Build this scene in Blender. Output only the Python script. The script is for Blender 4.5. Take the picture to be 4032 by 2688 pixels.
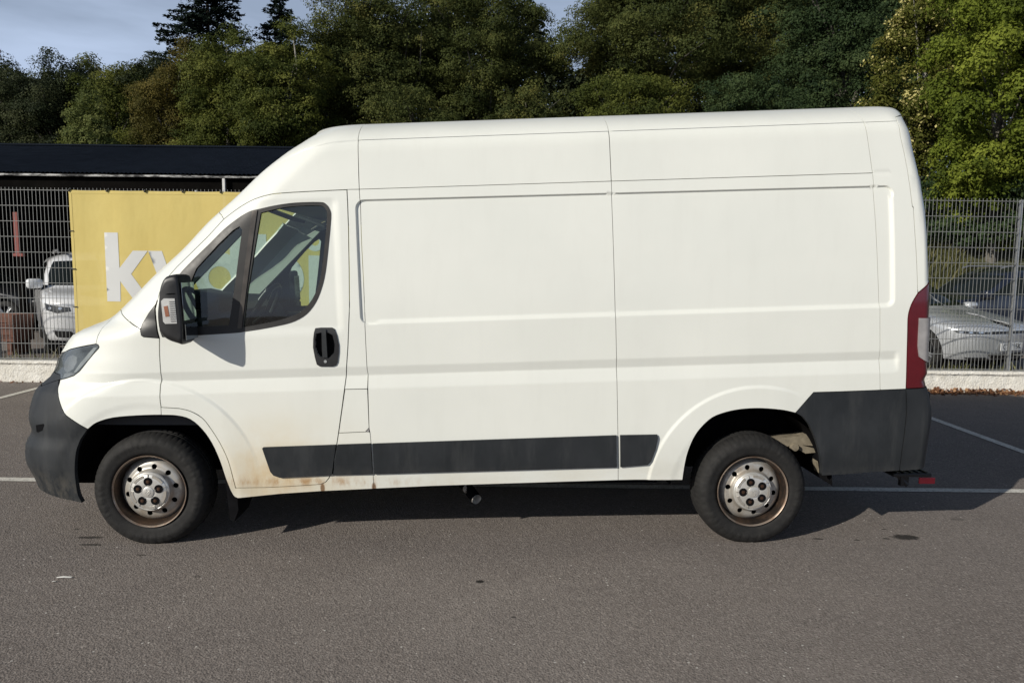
import bpy, bmesh, math, random
import numpy as np
from mathutils import Vector, Matrix
from mathutils.geometry import delaunay_2d_cdt

for _o in list(bpy.data.objects):
    bpy.data.objects.remove(_o)
scene = bpy.context.scene
COL = scene.collection
R = math.radians

# ------------------------------------------------------------------ camera
cam_d = bpy.data.cameras.new('camera')
cam_d.lens = 26.0
cam_d.sensor_width = 36.0
cam_d.clip_end = 2000.0
cam = bpy.data.objects.new('camera', cam_d)
COL.objects.link(cam)
PITCH, ROLL = 0.103, 0.0116
_f = Vector((0, math.cos(PITCH), -math.sin(PITCH)))
_u = Vector((0, math.sin(PITCH), math.cos(PITCH)))
_r = Vector((1, 0, 0))
_r2 = _r * math.cos(ROLL) + _u * math.sin(ROLL)
_u2 = _u * math.cos(ROLL) - _r * math.sin(ROLL)
cam.matrix_world = Matrix(((_r2.x, _u2.x, -_f.x, 0), (_r2.y, _u2.y, -_f.y, 0), (_r2.z, _u2.z, -_f.z, 1.6074), (0, 0, 0, 1)))
scene.camera = cam

# ------------------------------------------------------------------ sky, sun, exposure
SUN_TRAVEL = Vector((1.62, 1.43, -1.0)).normalized()
SUN_EL = math.asin(-SUN_TRAVEL.z)
SUN_ROT = math.atan2(-SUN_TRAVEL.x, -SUN_TRAVEL.y)
world = bpy.data.worlds.new('World')
scene.world = world
world.use_nodes = True
wn, wl = world.node_tree.nodes, world.node_tree.links
wn.clear()
w_out = wn.new('ShaderNodeOutputWorld')
w_bg = wn.new('ShaderNodeBackground')
w_bg.inputs['Strength'].default_value = 0.05
sky = wn.new('ShaderNodeTexSky')
sky.sky_type = 'NISHITA'
sky.sun_disc = False
sky.sun_elevation = SUN_EL
sky.sun_rotation = SUN_ROT % (2 * math.pi)
sky.air_density = 1.0
sky.dust_density = 1.5
sky.ozone_density = 1.2
# thin veil of cloud low in the sky, alike in every direction
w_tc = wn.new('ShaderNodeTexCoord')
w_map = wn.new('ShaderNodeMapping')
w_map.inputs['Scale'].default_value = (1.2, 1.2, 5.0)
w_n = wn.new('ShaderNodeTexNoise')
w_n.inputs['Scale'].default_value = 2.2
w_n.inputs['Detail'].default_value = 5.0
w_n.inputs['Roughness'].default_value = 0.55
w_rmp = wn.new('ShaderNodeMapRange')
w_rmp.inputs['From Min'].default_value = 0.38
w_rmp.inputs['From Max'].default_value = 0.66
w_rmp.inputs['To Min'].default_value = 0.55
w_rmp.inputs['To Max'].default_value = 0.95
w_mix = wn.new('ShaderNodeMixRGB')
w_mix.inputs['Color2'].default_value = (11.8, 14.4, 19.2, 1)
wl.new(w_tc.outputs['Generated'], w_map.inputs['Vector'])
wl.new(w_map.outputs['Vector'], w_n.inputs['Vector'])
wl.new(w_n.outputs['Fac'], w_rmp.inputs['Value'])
w_sep = wn.new('ShaderNodeSeparateXYZ')          # veil faded overhead to cut fill light and deepen shadows, alike all round
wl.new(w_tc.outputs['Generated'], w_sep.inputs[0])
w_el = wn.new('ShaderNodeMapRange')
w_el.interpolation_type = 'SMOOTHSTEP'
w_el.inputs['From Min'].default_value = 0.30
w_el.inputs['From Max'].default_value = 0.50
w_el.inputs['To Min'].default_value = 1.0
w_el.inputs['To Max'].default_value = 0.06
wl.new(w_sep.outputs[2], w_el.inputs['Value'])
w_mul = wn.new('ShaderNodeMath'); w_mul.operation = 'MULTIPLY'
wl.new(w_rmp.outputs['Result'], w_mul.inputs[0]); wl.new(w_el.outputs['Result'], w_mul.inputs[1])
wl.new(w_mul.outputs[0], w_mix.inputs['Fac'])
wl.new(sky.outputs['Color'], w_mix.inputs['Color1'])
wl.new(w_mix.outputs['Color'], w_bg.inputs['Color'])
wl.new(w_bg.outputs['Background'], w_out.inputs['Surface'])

sun_d = bpy.data.lights.new('sun', 'SUN')
sun_d.energy = 5.0
sun_d.angle = R(0.55)
sun_d.color = (1.0, 0.945, 0.845)
sun = bpy.data.objects.new('sun', sun_d)
sun.rotation_mode = 'QUATERNION'
sun.rotation_quaternion = SUN_TRAVEL.to_track_quat('-Z', 'Y')
sun.location = (-20, -18, 12)
COL.objects.link(sun)

scene.view_settings.view_transform = 'Standard'
scene.view_settings.look = 'None'
scene.view_settings.gamma = 1.0
scene.view_settings.use_curve_mapping = False
scene.view_settings.exposure = -0.22
scene.render.engine = 'CYCLES'
scene.cycles.max_bounces = 8
scene.cycles.transparent_max_bounces = 16
scene.cycles.caustics_reflective = False
scene.cycles.caustics_refractive = False

# ------------------------------------------------------------------ helpers: objects
def tag(o, label=None, cat=None, group=None, kind=None):
    if label: o['label'] = label
    if cat: o['category'] = cat
    if group: o['group'] = group
    if kind: o['kind'] = kind
    return o

def empty(name, loc=(0, 0, 0), rz=0.0):
    o = bpy.data.objects.new(name, None)
    o.location = loc
    o.rotation_euler = (0, 0, rz)
    o.empty_display_size = 0.1
    COL.objects.link(o)
    return o

def link(name, me, mat=None, parent=None):
    o = bpy.data.objects.new(name, me)
    COL.objects.link(o)
    if mat is not None and not me.materials:
        me.materials.append(mat)
    if parent is not None:
        o.parent = parent
    return o

def mesh_np(name, verts, faces, smooth=False):
    me = bpy.data.meshes.new(name)
    me.from_pydata([tuple(map(float, v)) for v in verts], [], faces)
    if smooth:
        me.polygons.foreach_set('use_smooth', [True] * len(me.polygons))
    me.update()
    return me

def mesh_quads(name, verts, nper):
    """big mesh of separate polygons with nper corners each (numpy)"""
    n = len(verts)
    nf = n // nper
    me = bpy.data.meshes.new(name)
    me.vertices.add(n)
    me.vertices.foreach_set('co', np.ascontiguousarray(verts, dtype=np.float32).ravel())
    me.loops.add(n)
    me.loops.foreach_set('vertex_index', np.arange(n, dtype=np.int32))
    me.polygons.add(nf)
    me.polygons.foreach_set('loop_start', np.arange(0, n, nper, dtype=np.int32))
    me.polygons.foreach_set('loop_total', np.full(nf, nper, dtype=np.int32))
    me.update(calc_edges=True)
    return me

class MB:
    """collects boxes, tubes, lathes and prisms into one mesh"""
    def __init__(s):
        s.v, s.f = [], []
    def add(s, v, f):
        o = len(s.v)
        s.v += [tuple(p) for p in v]
        s.f += [tuple(i + o for i in q) for q in f]
        return s
    def box(s, c, d, rot=None, bev=0.0):
        bm = bmesh.new()
        bmesh.ops.create_cube(bm, size=1)
        for v in bm.verts:
            v.co = Vector((v.co.x * d[0], v.co.y * d[1], v.co.z * d[2]))
        if bev:
            bmesh.ops.bevel(bm, geom=list(bm.edges), offset=bev, segments=2, affect='EDGES', profile=0.5)
        m = Matrix.Translation(c) @ (rot if rot is not None else Matrix.Identity(4))
        bm.verts.index_update()
        s.add([m @ v.co for v in bm.verts], [[v.index for v in f.verts] for f in bm.faces])
        bm.free()
        return s
    def tube(s, pts, rad, seg=8, cap=True):
        pts = [Vector(p) for p in pts]
        n = len(pts)
        rad = rad if hasattr(rad, '__len__') else [rad] * n
        rings = []
        ref = None
        for i, p in enumerate(pts):
            t = (pts[min(i + 1, n - 1)] - pts[max(i - 1, 0)]).normalized()
            if ref is None:
                ref = t.orthogonal().normalized()
            ref = (ref - t * ref.dot(t)).normalized()
            b = t.cross(ref)
            rings.append([p + (ref * math.cos(a) + b * math.sin(a)) * rad[i] for a in [2 * math.pi * k / seg for k in range(seg)]])
        v = [q for r in rings for q in r]
        f = []
        for i in range(n - 1):
            for k in range(seg):
                f.append((i * seg + k, i * seg + (k + 1) % seg, (i + 1) * seg + (k + 1) % seg, (i + 1) * seg + k))
        if cap:
            f.append(tuple(range(seg))[::-1])
            f.append(tuple((n - 1) * seg + k for k in range(seg)))
        return s.add(v, f)
    def prism(s, poly, a, b, m=None):
        """poly of 2-D points extruded from a to b along the third axis; m maps to place"""
        n = len(poly)
        v = [Vector((p[0], a, p[1])) for p in poly] + [Vector((p[0], b, p[1])) for p in poly]
        if m is not None:
            v = [m @ q for q in v]
        f = [tuple(range(n)), tuple(range(2 * n - 1, n - 1, -1))]
        for i in range(n):
            j = (i + 1) % n
            f.append((i, i + n, j + n, j))
        return s.add(v, f)
    def lathe(s, prof, seg=48, c=(0, 0, 0), closed=False):
        """profile (radius, y) turned round the y axis"""
        v, f = [], []
        n = len(prof)
        for k in range(seg):
            a = 2 * math.pi * k / seg
            for r_, y in prof:
                v.append((c[0] + r_ * math.cos(a), c[1] + y, c[2] + r_ * math.sin(a)))
        for k in range(seg):
            k2 = (k + 1) % seg
            for i in range(n - 1 + (1 if closed else 0)):
                j = (i + 1) % n
                f.append((k * n + i, k * n + j, k2 * n + j, k2 * n + i))
        return s.add(v, f)
    def build(s, name, mat, parent=None, smooth=False, angle=None):
        me = bpy.data.meshes.new(name)
        me.from_pydata([tuple(p) for p in s.v], [], s.f)
        bm = bmesh.new(); bm.from_mesh(me)
        bmesh.ops.recalc_face_normals(bm, faces=bm.faces)
        bm.to_mesh(me); bm.free()
        if smooth:
            me.polygons.foreach_set('use_smooth', [True] * len(me.polygons))
            me.set_sharp_from_angle(angle=R(angle or 35))
        me.update()
        return link(name, me, mat, parent)

def copy_tree(o, parent=None):
    c = o.copy()
    COL.objects.link(c)
    c.parent = parent
    for ch in list(o.children):
        copy_tree(ch, c)
    return c

# ------------------------------------------------------------------ helpers: materials
def mat_new(name):
    m = bpy.data.materials.new(name)
    m.use_nodes = True
    nt = m.node_tree
    return m, nt, nt.nodes['Principled BSDF'], nt.nodes['Material Output']

def noise(nt, scale, detail=3.0, rough=0.55, vec=None, dim='3D'):
    n = nt.nodes.new('ShaderNodeTexNoise')
    n.inputs['Scale'].default_value = scale
    n.inputs['Detail'].default_value = detail
    n.inputs['Roughness'].default_value = rough
    if vec is not None:
        nt.links.new(vec, n.inputs['Vector'])
    return n

def objco(nt, scale=None):
    tc = nt.nodes.new('ShaderNodeTexCoord')
    if scale is None:
        return tc.outputs['Object']
    mp = nt.nodes.new('ShaderNodeMapping')
    mp.inputs['Scale'].default_value = scale
    nt.links.new(tc.outputs['Object'], mp.inputs['Vector'])
    return mp.outputs['Vector']

def ramp(nt, src, a, b, lo=0.0, hi=1.0):
    r = nt.nodes.new('ShaderNodeMapRange')
    r.inputs['From Min'].default_value = a
    r.inputs['From Max'].default_value = b
    r.inputs['To Min'].default_value = lo
    r.inputs['To Max'].default_value = hi
    nt.links.new(src, r.inputs['Value'])
    return r.outputs['Result']

def mathn(nt, op, a, b=None):
    n = nt.nodes.new('ShaderNodeMath')
    n.operation = op
    for i, q in enumerate((a, b)):
        if q is None: continue
        if isinstance(q, (int, float)): n.inputs[i].default_value = q
        else: nt.links.new(q, n.inputs[i])
    return n.outputs[0]

def mixc(nt, fac, c1, c2, mode='MIX'):
    n = nt.nodes.new('ShaderNodeMixRGB')
    n.blend_type = mode
    for k, q in (('Fac', fac), ('Color1', c1), ('Color2', c2)):
        if isinstance(q, (int, float)): n.inputs[k].default_value = q
        elif isinstance(q, tuple): n.inputs[k].default_value = (q[0], q[1], q[2], 1)
        else: nt.links.new(q, n.inputs[k])
    return n.outputs['Color']

def bump(nt, src, strength, dist=0.01):
    b = nt.nodes.new('ShaderNodeBump')
    b.inputs['Strength'].default_value = strength
    b.inputs['Distance'].default_value = dist
    nt.links.new(src, b.inputs['Height'])
    return b.outputs['Normal']

def simple(name, col, rough=0.5, metal=0.0, var=0.12, scale=14.0, coat=0.0, bmp=0.0, bscale=60.0, spec=0.5):
    m, nt, bs, out = mat_new(name)
    n = noise(nt, scale, 4.0, 0.6, objco(nt))
    f = ramp(nt, n.outputs['Fac'], 0.3, 0.7)
    dk = tuple(c * (1 - var) for c in col)
    lt = tuple(min(1, c * (1 + var * 0.7)) for c in col)
    nt.links.new(mixc(nt, f, dk, lt), bs.inputs['Base Color'])
    nt.links.new(ramp(nt, n.outputs['Fac'], 0.3, 0.7, rough * 0.88, min(1, rough * 1.12)), bs.inputs['Roughness'])
    bs.inputs['Metallic'].default_value = metal
    bs.inputs['Specular IOR Level'].default_value = spec
    if coat:
        bs.inputs['Coat Weight'].default_value = coat
        bs.inputs['Coat Roughness'].default_value = 0.05
    if bmp:
        nb = noise(nt, bscale, 3.0, 0.6, objco(nt))
        nt.links.new(bump(nt, nb.outputs['Fac'], bmp, 0.004), bs.inputs['Normal'])
    return m

def thin_glass(name, tint, refl=0.9):
    """car glass: tinted, lets light straight through, mirrors at grazing angles"""
    m, nt, bs, out = mat_new(name)
    nt.nodes.remove(bs)
    tr = nt.nodes.new('ShaderNodeBsdfTransparent')
    tr.inputs['Color'].default_value = (*tint, 1)
    gl = nt.nodes.new('ShaderNodeBsdfGlossy')
    gl.inputs['Roughness'].default_value = 0.02
    gl.inputs['Color'].default_value = (refl, refl, refl, 1)
    lw = nt.nodes.new('ShaderNodeLayerWeight')
    lw.inputs['Blend'].default_value = 0.5
    mx = nt.nodes.new('ShaderNodeMixShader')
    sch = mathn(nt, 'ADD', mathn(nt, 'MULTIPLY', mathn(nt, 'POWER', lw.outputs['Facing'], 5.0), 0.90), 0.085)
    nt.links.new(sch, mx.inputs[0])
    nt.links.new(tr.outputs[0], mx.inputs[1])
    nt.links.new(gl.outputs[0], mx.inputs[2])
    nt.links.new(mx.outputs[0], out.inputs['Surface'])
    return m

M = {}
def van_paint():
    m, nt, bs, out = mat_new('van_white_paint')
    co = objco(nt)
    sep = nt.nodes.new('ShaderNodeSeparateXYZ')
    nt.links.new(co, sep.inputs[0])
    X, Z = sep.outputs[0], sep.outputs[2]
    n1 = noise(nt, 1.3, 4, 0.6, co)
    base = mixc(nt, ramp(nt, n1.outputs['Fac'], 0.35, 0.7), (0.735, 0.75, 0.70), (0.775, 0.787, 0.735))
    n7 = noise(nt, 5.0, 6, 0.7, objco(nt, (2.2, 1, 0.35)))
    base = mixc(nt, ramp(nt, n7.outputs['Fac'], 0.5, 0.8, 0.0, 0.16), base, (0.60, 0.60, 0.55))
    # road film towards the sills
    n2 = noise(nt, 3.2, 6, 0.65, objco(nt, (1, 1, 1.6)))
    low = mathn(nt, 'MULTIPLY', ramp(nt, Z, 0.62, 0.24, 0, 1), ramp(nt, n2.outputs['Fac'], 0.38, 0.66))
    col = mixc(nt, mathn(nt, 'MULTIPLY', low, 0.38), base, (0.55, 0.47, 0.31))
    # rust bleeding round the lower front corner of the cab door
    n3 = noise(nt, 7.0, 6, 0.7, objco(nt, (1.6, 1, 0.8)))
    dx = mathn(nt, 'DIVIDE', mathn(nt, 'ADD', X, 1.02), 0.24)
    dz = mathn(nt, 'DIVIDE', mathn(nt, 'SUBTRACT', Z, 0.42), 0.17)
    d2 = mathn(nt, 'ADD', mathn(nt, 'MULTIPLY', dx, dx), mathn(nt, 'MULTIPLY', dz, dz))
    blob = mathn(nt, 'POWER', 2.718, mathn(nt, 'MULTIPLY', d2, -1.0))
    rust = mathn(nt, 'MULTIPLY', blob, ramp(nt, n3.outputs['Fac'], 0.34, 0.62, 0.12, 1))
    dxw = mathn(nt, 'DIVIDE', mathn(nt, 'ADD', X, 0.98), 0.40)
    dzw = mathn(nt, 'DIVIDE', mathn(nt, 'SUBTRACT', Z, 0.45), 0.26)
    wide = mathn(nt, 'POWER', 2.718, mathn(nt, 'MULTIPLY', mathn(nt, 'ADD', mathn(nt, 'MULTIPLY', dxw, dxw), mathn(nt, 'MULTIPLY', dzw, dzw)), -1.0))
    n5 = noise(nt, 2.6, 4, 0.6, objco(nt, (1.0, 1, 1.5)))
    wide = mathn(nt, 'MULTIPLY', wide, ramp(nt, n5.outputs['Fac'], 0.30, 0.62, 0.25, 1))
    col = mixc(nt, mathn(nt, 'MULTIPLY', wide, 0.72), col, (0.66, 0.57, 0.37))
    col = mixc(nt, mathn(nt, 'MULTIPLY', rust, 0.55), col, (0.58, 0.38, 0.16))
    # streak of rust along the sill between the two doors' feet
    dz2 = mathn(nt, 'DIVIDE', mathn(nt, 'SUBTRACT', Z, 0.375), 0.028)
    row = mathn(nt, 'POWER', 2.718, mathn(nt, 'MULTIPLY', mathn(nt, 'MULTIPLY', dz2, dz2), -1.0))
    dx2 = mathn(nt, 'DIVIDE', mathn(nt, 'ADD', X, 0.85), 0.55)
    row = mathn(nt, 'MULTIPLY', row, mathn(nt, 'POWER', 2.718, mathn(nt, 'MULTIPLY', mathn(nt, 'MULTIPLY', dx2, dx2), -1.0)))
    n4 = noise(nt, 16.0, 5, 0.7, objco(nt, (1, 1, 0.35)))
    row = mathn(nt, 'MULTIPLY', row, ramp(nt, n4.outputs['Fac'], 0.46, 0.64))
    col = mixc(nt, mathn(nt, 'MULTIPLY', row, 0.75), col, (0.38, 0.19, 0.05))
    # two rust runs on the sill joints
    for (rx_, rz_) in ((-0.752, 0.338), (-0.462, 0.342)):
        ax = mathn(nt, 'DIVIDE', mathn(nt, 'SUBTRACT', X, rx_), 0.013)
        az = mathn(nt, 'DIVIDE', mathn(nt, 'SUBTRACT', Z, rz_), 0.030)
        sp = mathn(nt, 'ADD', mathn(nt, 'MULTIPLY', ax, ax), mathn(nt, 'MULTIPLY', az, az))
        sp = mathn(nt, 'ADD', sp, mathn(nt, 'MULTIPLY', mathn(nt, 'SUBTRACT', n4.outputs['Fac'], 0.5), 2.0))
        col = mixc(nt, ramp(nt, sp, 1.3, 0.5, 0.0, 0.85), col, (0.17, 0.075, 0.02))
    nt.links.new(col, bs.inputs['Base Color'])
    nt.links.new(ramp(nt, n1.outputs['Fac'], 0.3, 0.7, 0.34, 0.46), bs.inputs['Roughness'])
    bs.inputs['Specular IOR Level'].default_value = 0.35
    bs.inputs['Coat Weight'].default_value = 0.3
    bs.inputs['Coat Roughness'].default_value = 0.06
    nb = noise(nt, 0.9, 2, 0.5, co)
    nt.links.new(bump(nt, nb.outputs['Fac'], 0.18, 0.02), bs.inputs['Normal'])
    return m
M['van'] = van_paint()

def plastic():
    m, nt, bs, out = mat_new('grey_black_plastic')
    co = objco(nt)
    n = noise(nt, 4.0, 6, 0.65, objco(nt, (1, 1, 0.6)))
    col = mixc(nt, ramp(nt, n.outputs['Fac'], 0.35, 0.72), (0.014, 0.0165, 0.019), (0.027, 0.030, 0.034))
    n6 = noise(nt, 3.0, 5, 0.7, objco(nt, (3.0, 1, 0.5)))
    col = mixc(nt, ramp(nt, n6.outputs['Fac'], 0.50, 0.78, 0.0, 0.45), col, (0.062, 0.064, 0.064))
    sep = nt.nodes.new('ShaderNodeSeparateXYZ'); nt.links.new(co, sep.inputs[0])
    n2 = noise(nt, 18.0, 5, 0.7, objco(nt, (1, 1, 0.5)))
    dust = mathn(nt, 'MULTIPLY', ramp(nt, sep.outputs[2], 0.48, 0.30), ramp(nt, n2.outputs['Fac'], 0.42, 0.7))
    col = mixc(nt, mathn(nt, 'MULTIPLY', dust, 0.45), col, (0.16, 0.145, 0.12))
    nt.links.new(col, bs.inputs['Base Color'])
    nt.links.new(ramp(nt, n.outputs['Fac'], 0.3, 0.7, 0.50, 0.66), bs.inputs['Roughness'])
    bs.inputs['Specular IOR Level'].default_value = 0.32
    nb = noise(nt, 420.0, 2, 0.5, co)
    nt.links.new(bump(nt, nb.outputs['Fac'], 0.12, 0.002), bs.inputs['Normal'])
    return m
M['plastic'] = plastic()
M['trim'] = simple('black_trim', (0.016, 0.016, 0.017), 0.42, var=0.2)
M['rubber_frame'] = simple('window_rubber', (0.022, 0.021, 0.020), 0.5, var=0.25)
M['bar'] = simple('window_bar_brown_grey', (0.075, 0.066, 0.058), 0.36, metal=0.35, var=0.25)
M['dark'] = simple('underbody_black', (0.007, 0.007, 0.008), 0.95, var=0.4, spec=0.05)
M['interior'] = simple('cab_dark_trim', (0.035, 0.036, 0.038), 0.75, var=0.2, bmp=0.1)
M['interior_light'] = simple('cab_grey_trim', (0.46, 0.47, 0.45), 0.8, var=0.08)
M['cloth'] = simple('seat_cloth', (0.03, 0.032, 0.038), 0.95, var=0.25, bmp=0.3, bscale=300)
M['glass'] = thin_glass('window_glass', (0.70, 0.82, 0.75))
M['screen'] = thin_glass('windscreen_glass', (0.74, 0.85, 0.78))
M['lamp_dark'] = simple('lamp_inner_dark', (0.055, 0.06, 0.065), 0.35, metal=0.3, var=0.3)
M['chrome'] = simple('chrome', (0.75, 0.75, 0.74), 0.12, metal=1.0, var=0.08)
M['mirror'] = simple('mirror_glass', (0.35, 0.37, 0.38), 0.03, metal=1.0, var=0.02)
M['amber'] = simple('amber_lens', (0.33, 0.14, 0.085), 0.25, var=0.2, coat=0.6)
M['clear'] = simple('clear_lens_ribs', (0.66, 0.66, 0.64), 0.22, metal=0.25, var=0.15, coat=0.6)
M['red'] = simple('red_lens', (0.095, 0.005, 0.010), 0.16, var=0.22, scale=6, coat=0.8)
M['red_reflector'] = simple('red_reflector', (0.45, 0.02, 0.04), 0.25, var=0.15, coat=0.5)
M['tail_clear'] = simple('smoked_lens', (0.32, 0.31, 0.31), 0.2, var=0.18, coat=0.6)
M['beige_metal'] = simple('dusty_chassis_metal', (0.22, 0.19, 0.14), 0.7, var=0.35, scale=20)
M['galv'] = simple('galvanised_steel', (0.42, 0.43, 0.43), 0.45, metal=0.6, var=0.2, scale=30)
M['exhaust'] = simple('exhaust_steel', (0.66, 0.63, 0.57), 0.5, metal=0.25, var=0.3, scale=30)

def lens_glass():
    m, nt, bs, out = mat_new('headlamp_lens')
    nt.nodes.remove(bs)
    tr = nt.nodes.new('ShaderNodeBsdfTransparent'); tr.inputs['Color'].default_value = (0.80, 0.84, 0.86, 1)
    gl = nt.nodes.new('ShaderNodeBsdfGlossy'); gl.inputs['Roughness'].default_value = 0.06
    df = nt.nodes.new('ShaderNodeBsdfDiffuse'); df.inputs['Color'].default_value = (0.30, 0.34, 0.36, 1)
    lw = nt.nodes.new('ShaderNodeFresnel'); lw.inputs['IOR'].default_value = 1.5
    m0 = nt.nodes.new('ShaderNodeMixShader')
    n = noise(nt, 9, 4, 0.6, objco(nt))
    nt.links.new(ramp(nt, n.outputs['Fac'], 0.3, 0.8, 0.12, 0.42), m0.inputs[0])
    nt.links.new(tr.outputs[0], m0.inputs[1]); nt.links.new(df.outputs[0], m0.inputs[2])
    m1 = nt.nodes.new('ShaderNodeMixShader')
    nt.links.new(lw.outputs[0], m1.inputs[0]); nt.links.new(m0.outputs[0], m1.inputs[1]); nt.links.new(gl.outputs[0], m1.inputs[2])
    nt.links.new(m1.outputs[0], out.inputs['Surface'])
    return m
M['lens'] = lens_glass()

def tyre_mat():
    m, nt, bs, out = mat_new('tyre_rubber')
    n = noise(nt, 14, 6, 0.7, objco(nt))
    nt.links.new(mixc(nt, ramp(nt, n.outputs['Fac'], 0.35, 0.7), (0.011, 0.011, 0.011), (0.024, 0.023, 0.022)), bs.inputs['Base Color'])
    bs.inputs['Roughness'].default_value = 0.75
    bs.inputs['Specular IOR Level'].default_value = 0.3
    nb = noise(nt, 160, 3, 0.6, objco(nt))
    nt.links.new(bump(nt, nb.outputs['Fac'], 0.25, 0.003), bs.inputs['Normal'])
    return m
M['tyre'] = tyre_mat()
def rim_mat(name, c1, c2, rough):
    m, nt, bs, out = mat_new(name)
    n = noise(nt, 11, 6, 0.7, objco(nt))
    nt.links.new(mixc(nt, ramp(nt, n.outputs['Fac'], 0.42, 0.68), c1, c2), bs.inputs['Base Color'])
    bs.inputs['Metallic'].default_value = 0.55
    nt.links.new(ramp(nt, n.outputs['Fac'], 0.3, 0.7, rough * 0.8, rough * 1.2), bs.inputs['Roughness'])
    return m
M['rim'] = rim_mat('steel_wheel', (0.50, 0.48, 0.44), (0.34, 0.29, 0.235), 0.46)
M['rim_edge'] = rim_mat('steel_wheel_lip', (0.34, 0.28, 0.23), (0.20, 0.125, 0.085), 0.42)
M['hubcap'] = rim_mat('silver_hub_cap', (0.70, 0.69, 0.66), (0.55, 0.53, 0.48), 0.36)
M['barrel'] = rim_mat('wheel_barrel', (0.035, 0.028, 0.024), (0.105, 0.066, 0.044), 0.4)
M['nut'] = rim_mat('rusty_wheel_nut', (0.12, 0.055, 0.03), (0.05, 0.03, 0.02), 0.6)

# ------------------------------------------------------------------ shells: lofted vehicle bodies
def pchip(xs, ys):
    xs = np.asarray(xs, float); ys = np.asarray(ys, float)
    h = np.diff(xs); d = np.diff(ys) / h
    m = np.zeros(len(xs))
    for i in range(1, len(xs) - 1):
        if d[i - 1] * d[i] > 0:
            w1 = 2 * h[i] + h[i - 1]; w2 = h[i] + 2 * h[i - 1]
            m[i] = (w1 + w2) / (w1 / d[i - 1] + w2 / d[i])
    m[0] = d[0]; m[-1] = d[-1]
    def fn(x):
        x = np.asarray(x, float); xc = np.clip(x, xs[0], xs[-1])
        i = np.clip(np.searchsorted(xs, xc, side='right') - 1, 0, len(xs) - 2)
        t = (xc - xs[i]) / h[i]
        v = (2*t**3 - 3*t**2 + 1) * ys[i] + (t**3 - 2*t**2 + t) * h[i] * m[i] + (-2*t**3 + 3*t**2) * ys[i+1] + (t**3 - t**2) * h[i] * m[i+1]
        return v + np.where(x < xs[0], (x - xs[0]) * m[0], 0) + np.where(x > xs[-1], (x - xs[-1]) * m[-1], 0)
    return fn

def sstep(a, b, x):
    t = np.clip((x - a) / (b - a), 0, 1)
    return t * t * (3 - 2 * t)

def inpoly(P, poly):
    x, y = P[:, 0], P[:, 1]
    inside = np.zeros(len(P), bool)
    n = len(poly)
    for i in range(n):
        x1, y1 = poly[i]; x2, y2 = poly[(i + 1) % n]
        if y1 == y2: continue
        c = ((y1 > y) != (y2 > y)) & (x < (x2 - x1) * (y - y1) / (y2 - y1) + x1)
        inside ^= c
    return inside

def dist_poly(P, poly):
    d = np.full(len(P), 1e9)
    n = len(poly)
    for i in range(n):
        a = poly[i]; b = poly[(i + 1) % n]
        ab = b - a; L = ab @ ab
        if L < 1e-14: continue
        t = np.clip(((P - a) @ ab) / L, 0, 1)
        q = a + t[:, None] * ab
        d = np.minimum(d, np.hypot(P[:, 0] - q[:, 0], P[:, 1] - q[:, 1]))
    return d

def densify(poly, h):
    out = []
    n = len(poly)
    for i in range(n):
        a = np.array(poly[i], float); b = np.array(poly[(i + 1) % n], float)
        L = np.hypot(*(b - a))
        if L < 1e-5: continue
        k = max(1, int(math.ceil(L / h)))
        for j in range(k):
            out.append(a + (b - a) * j / k)
    return np.array(out)

def inset(poly, g):
    n = len(poly)
    area = 0.5 * np.sum(poly[:, 0] * np.roll(poly[:, 1], -1) - np.roll(poly[:, 0], -1) * poly[:, 1])
    s = 1.0 if area > 0 else -1.0
    e = np.roll(poly, -1, 0) - poly
    e /= np.maximum(np.hypot(e[:, 0], e[:, 1]), 1e-9)[:, None]
    nrm = np.stack([-e[:, 1], e[:, 0]], 1) * s
    nv = nrm + np.roll(nrm, 1, 0)
    L = np.maximum(np.hypot(nv[:, 0], nv[:, 1]), 0.35)
    nv = nv / (L ** 2)[:, None] * 2
    return poly + nv * g

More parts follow.
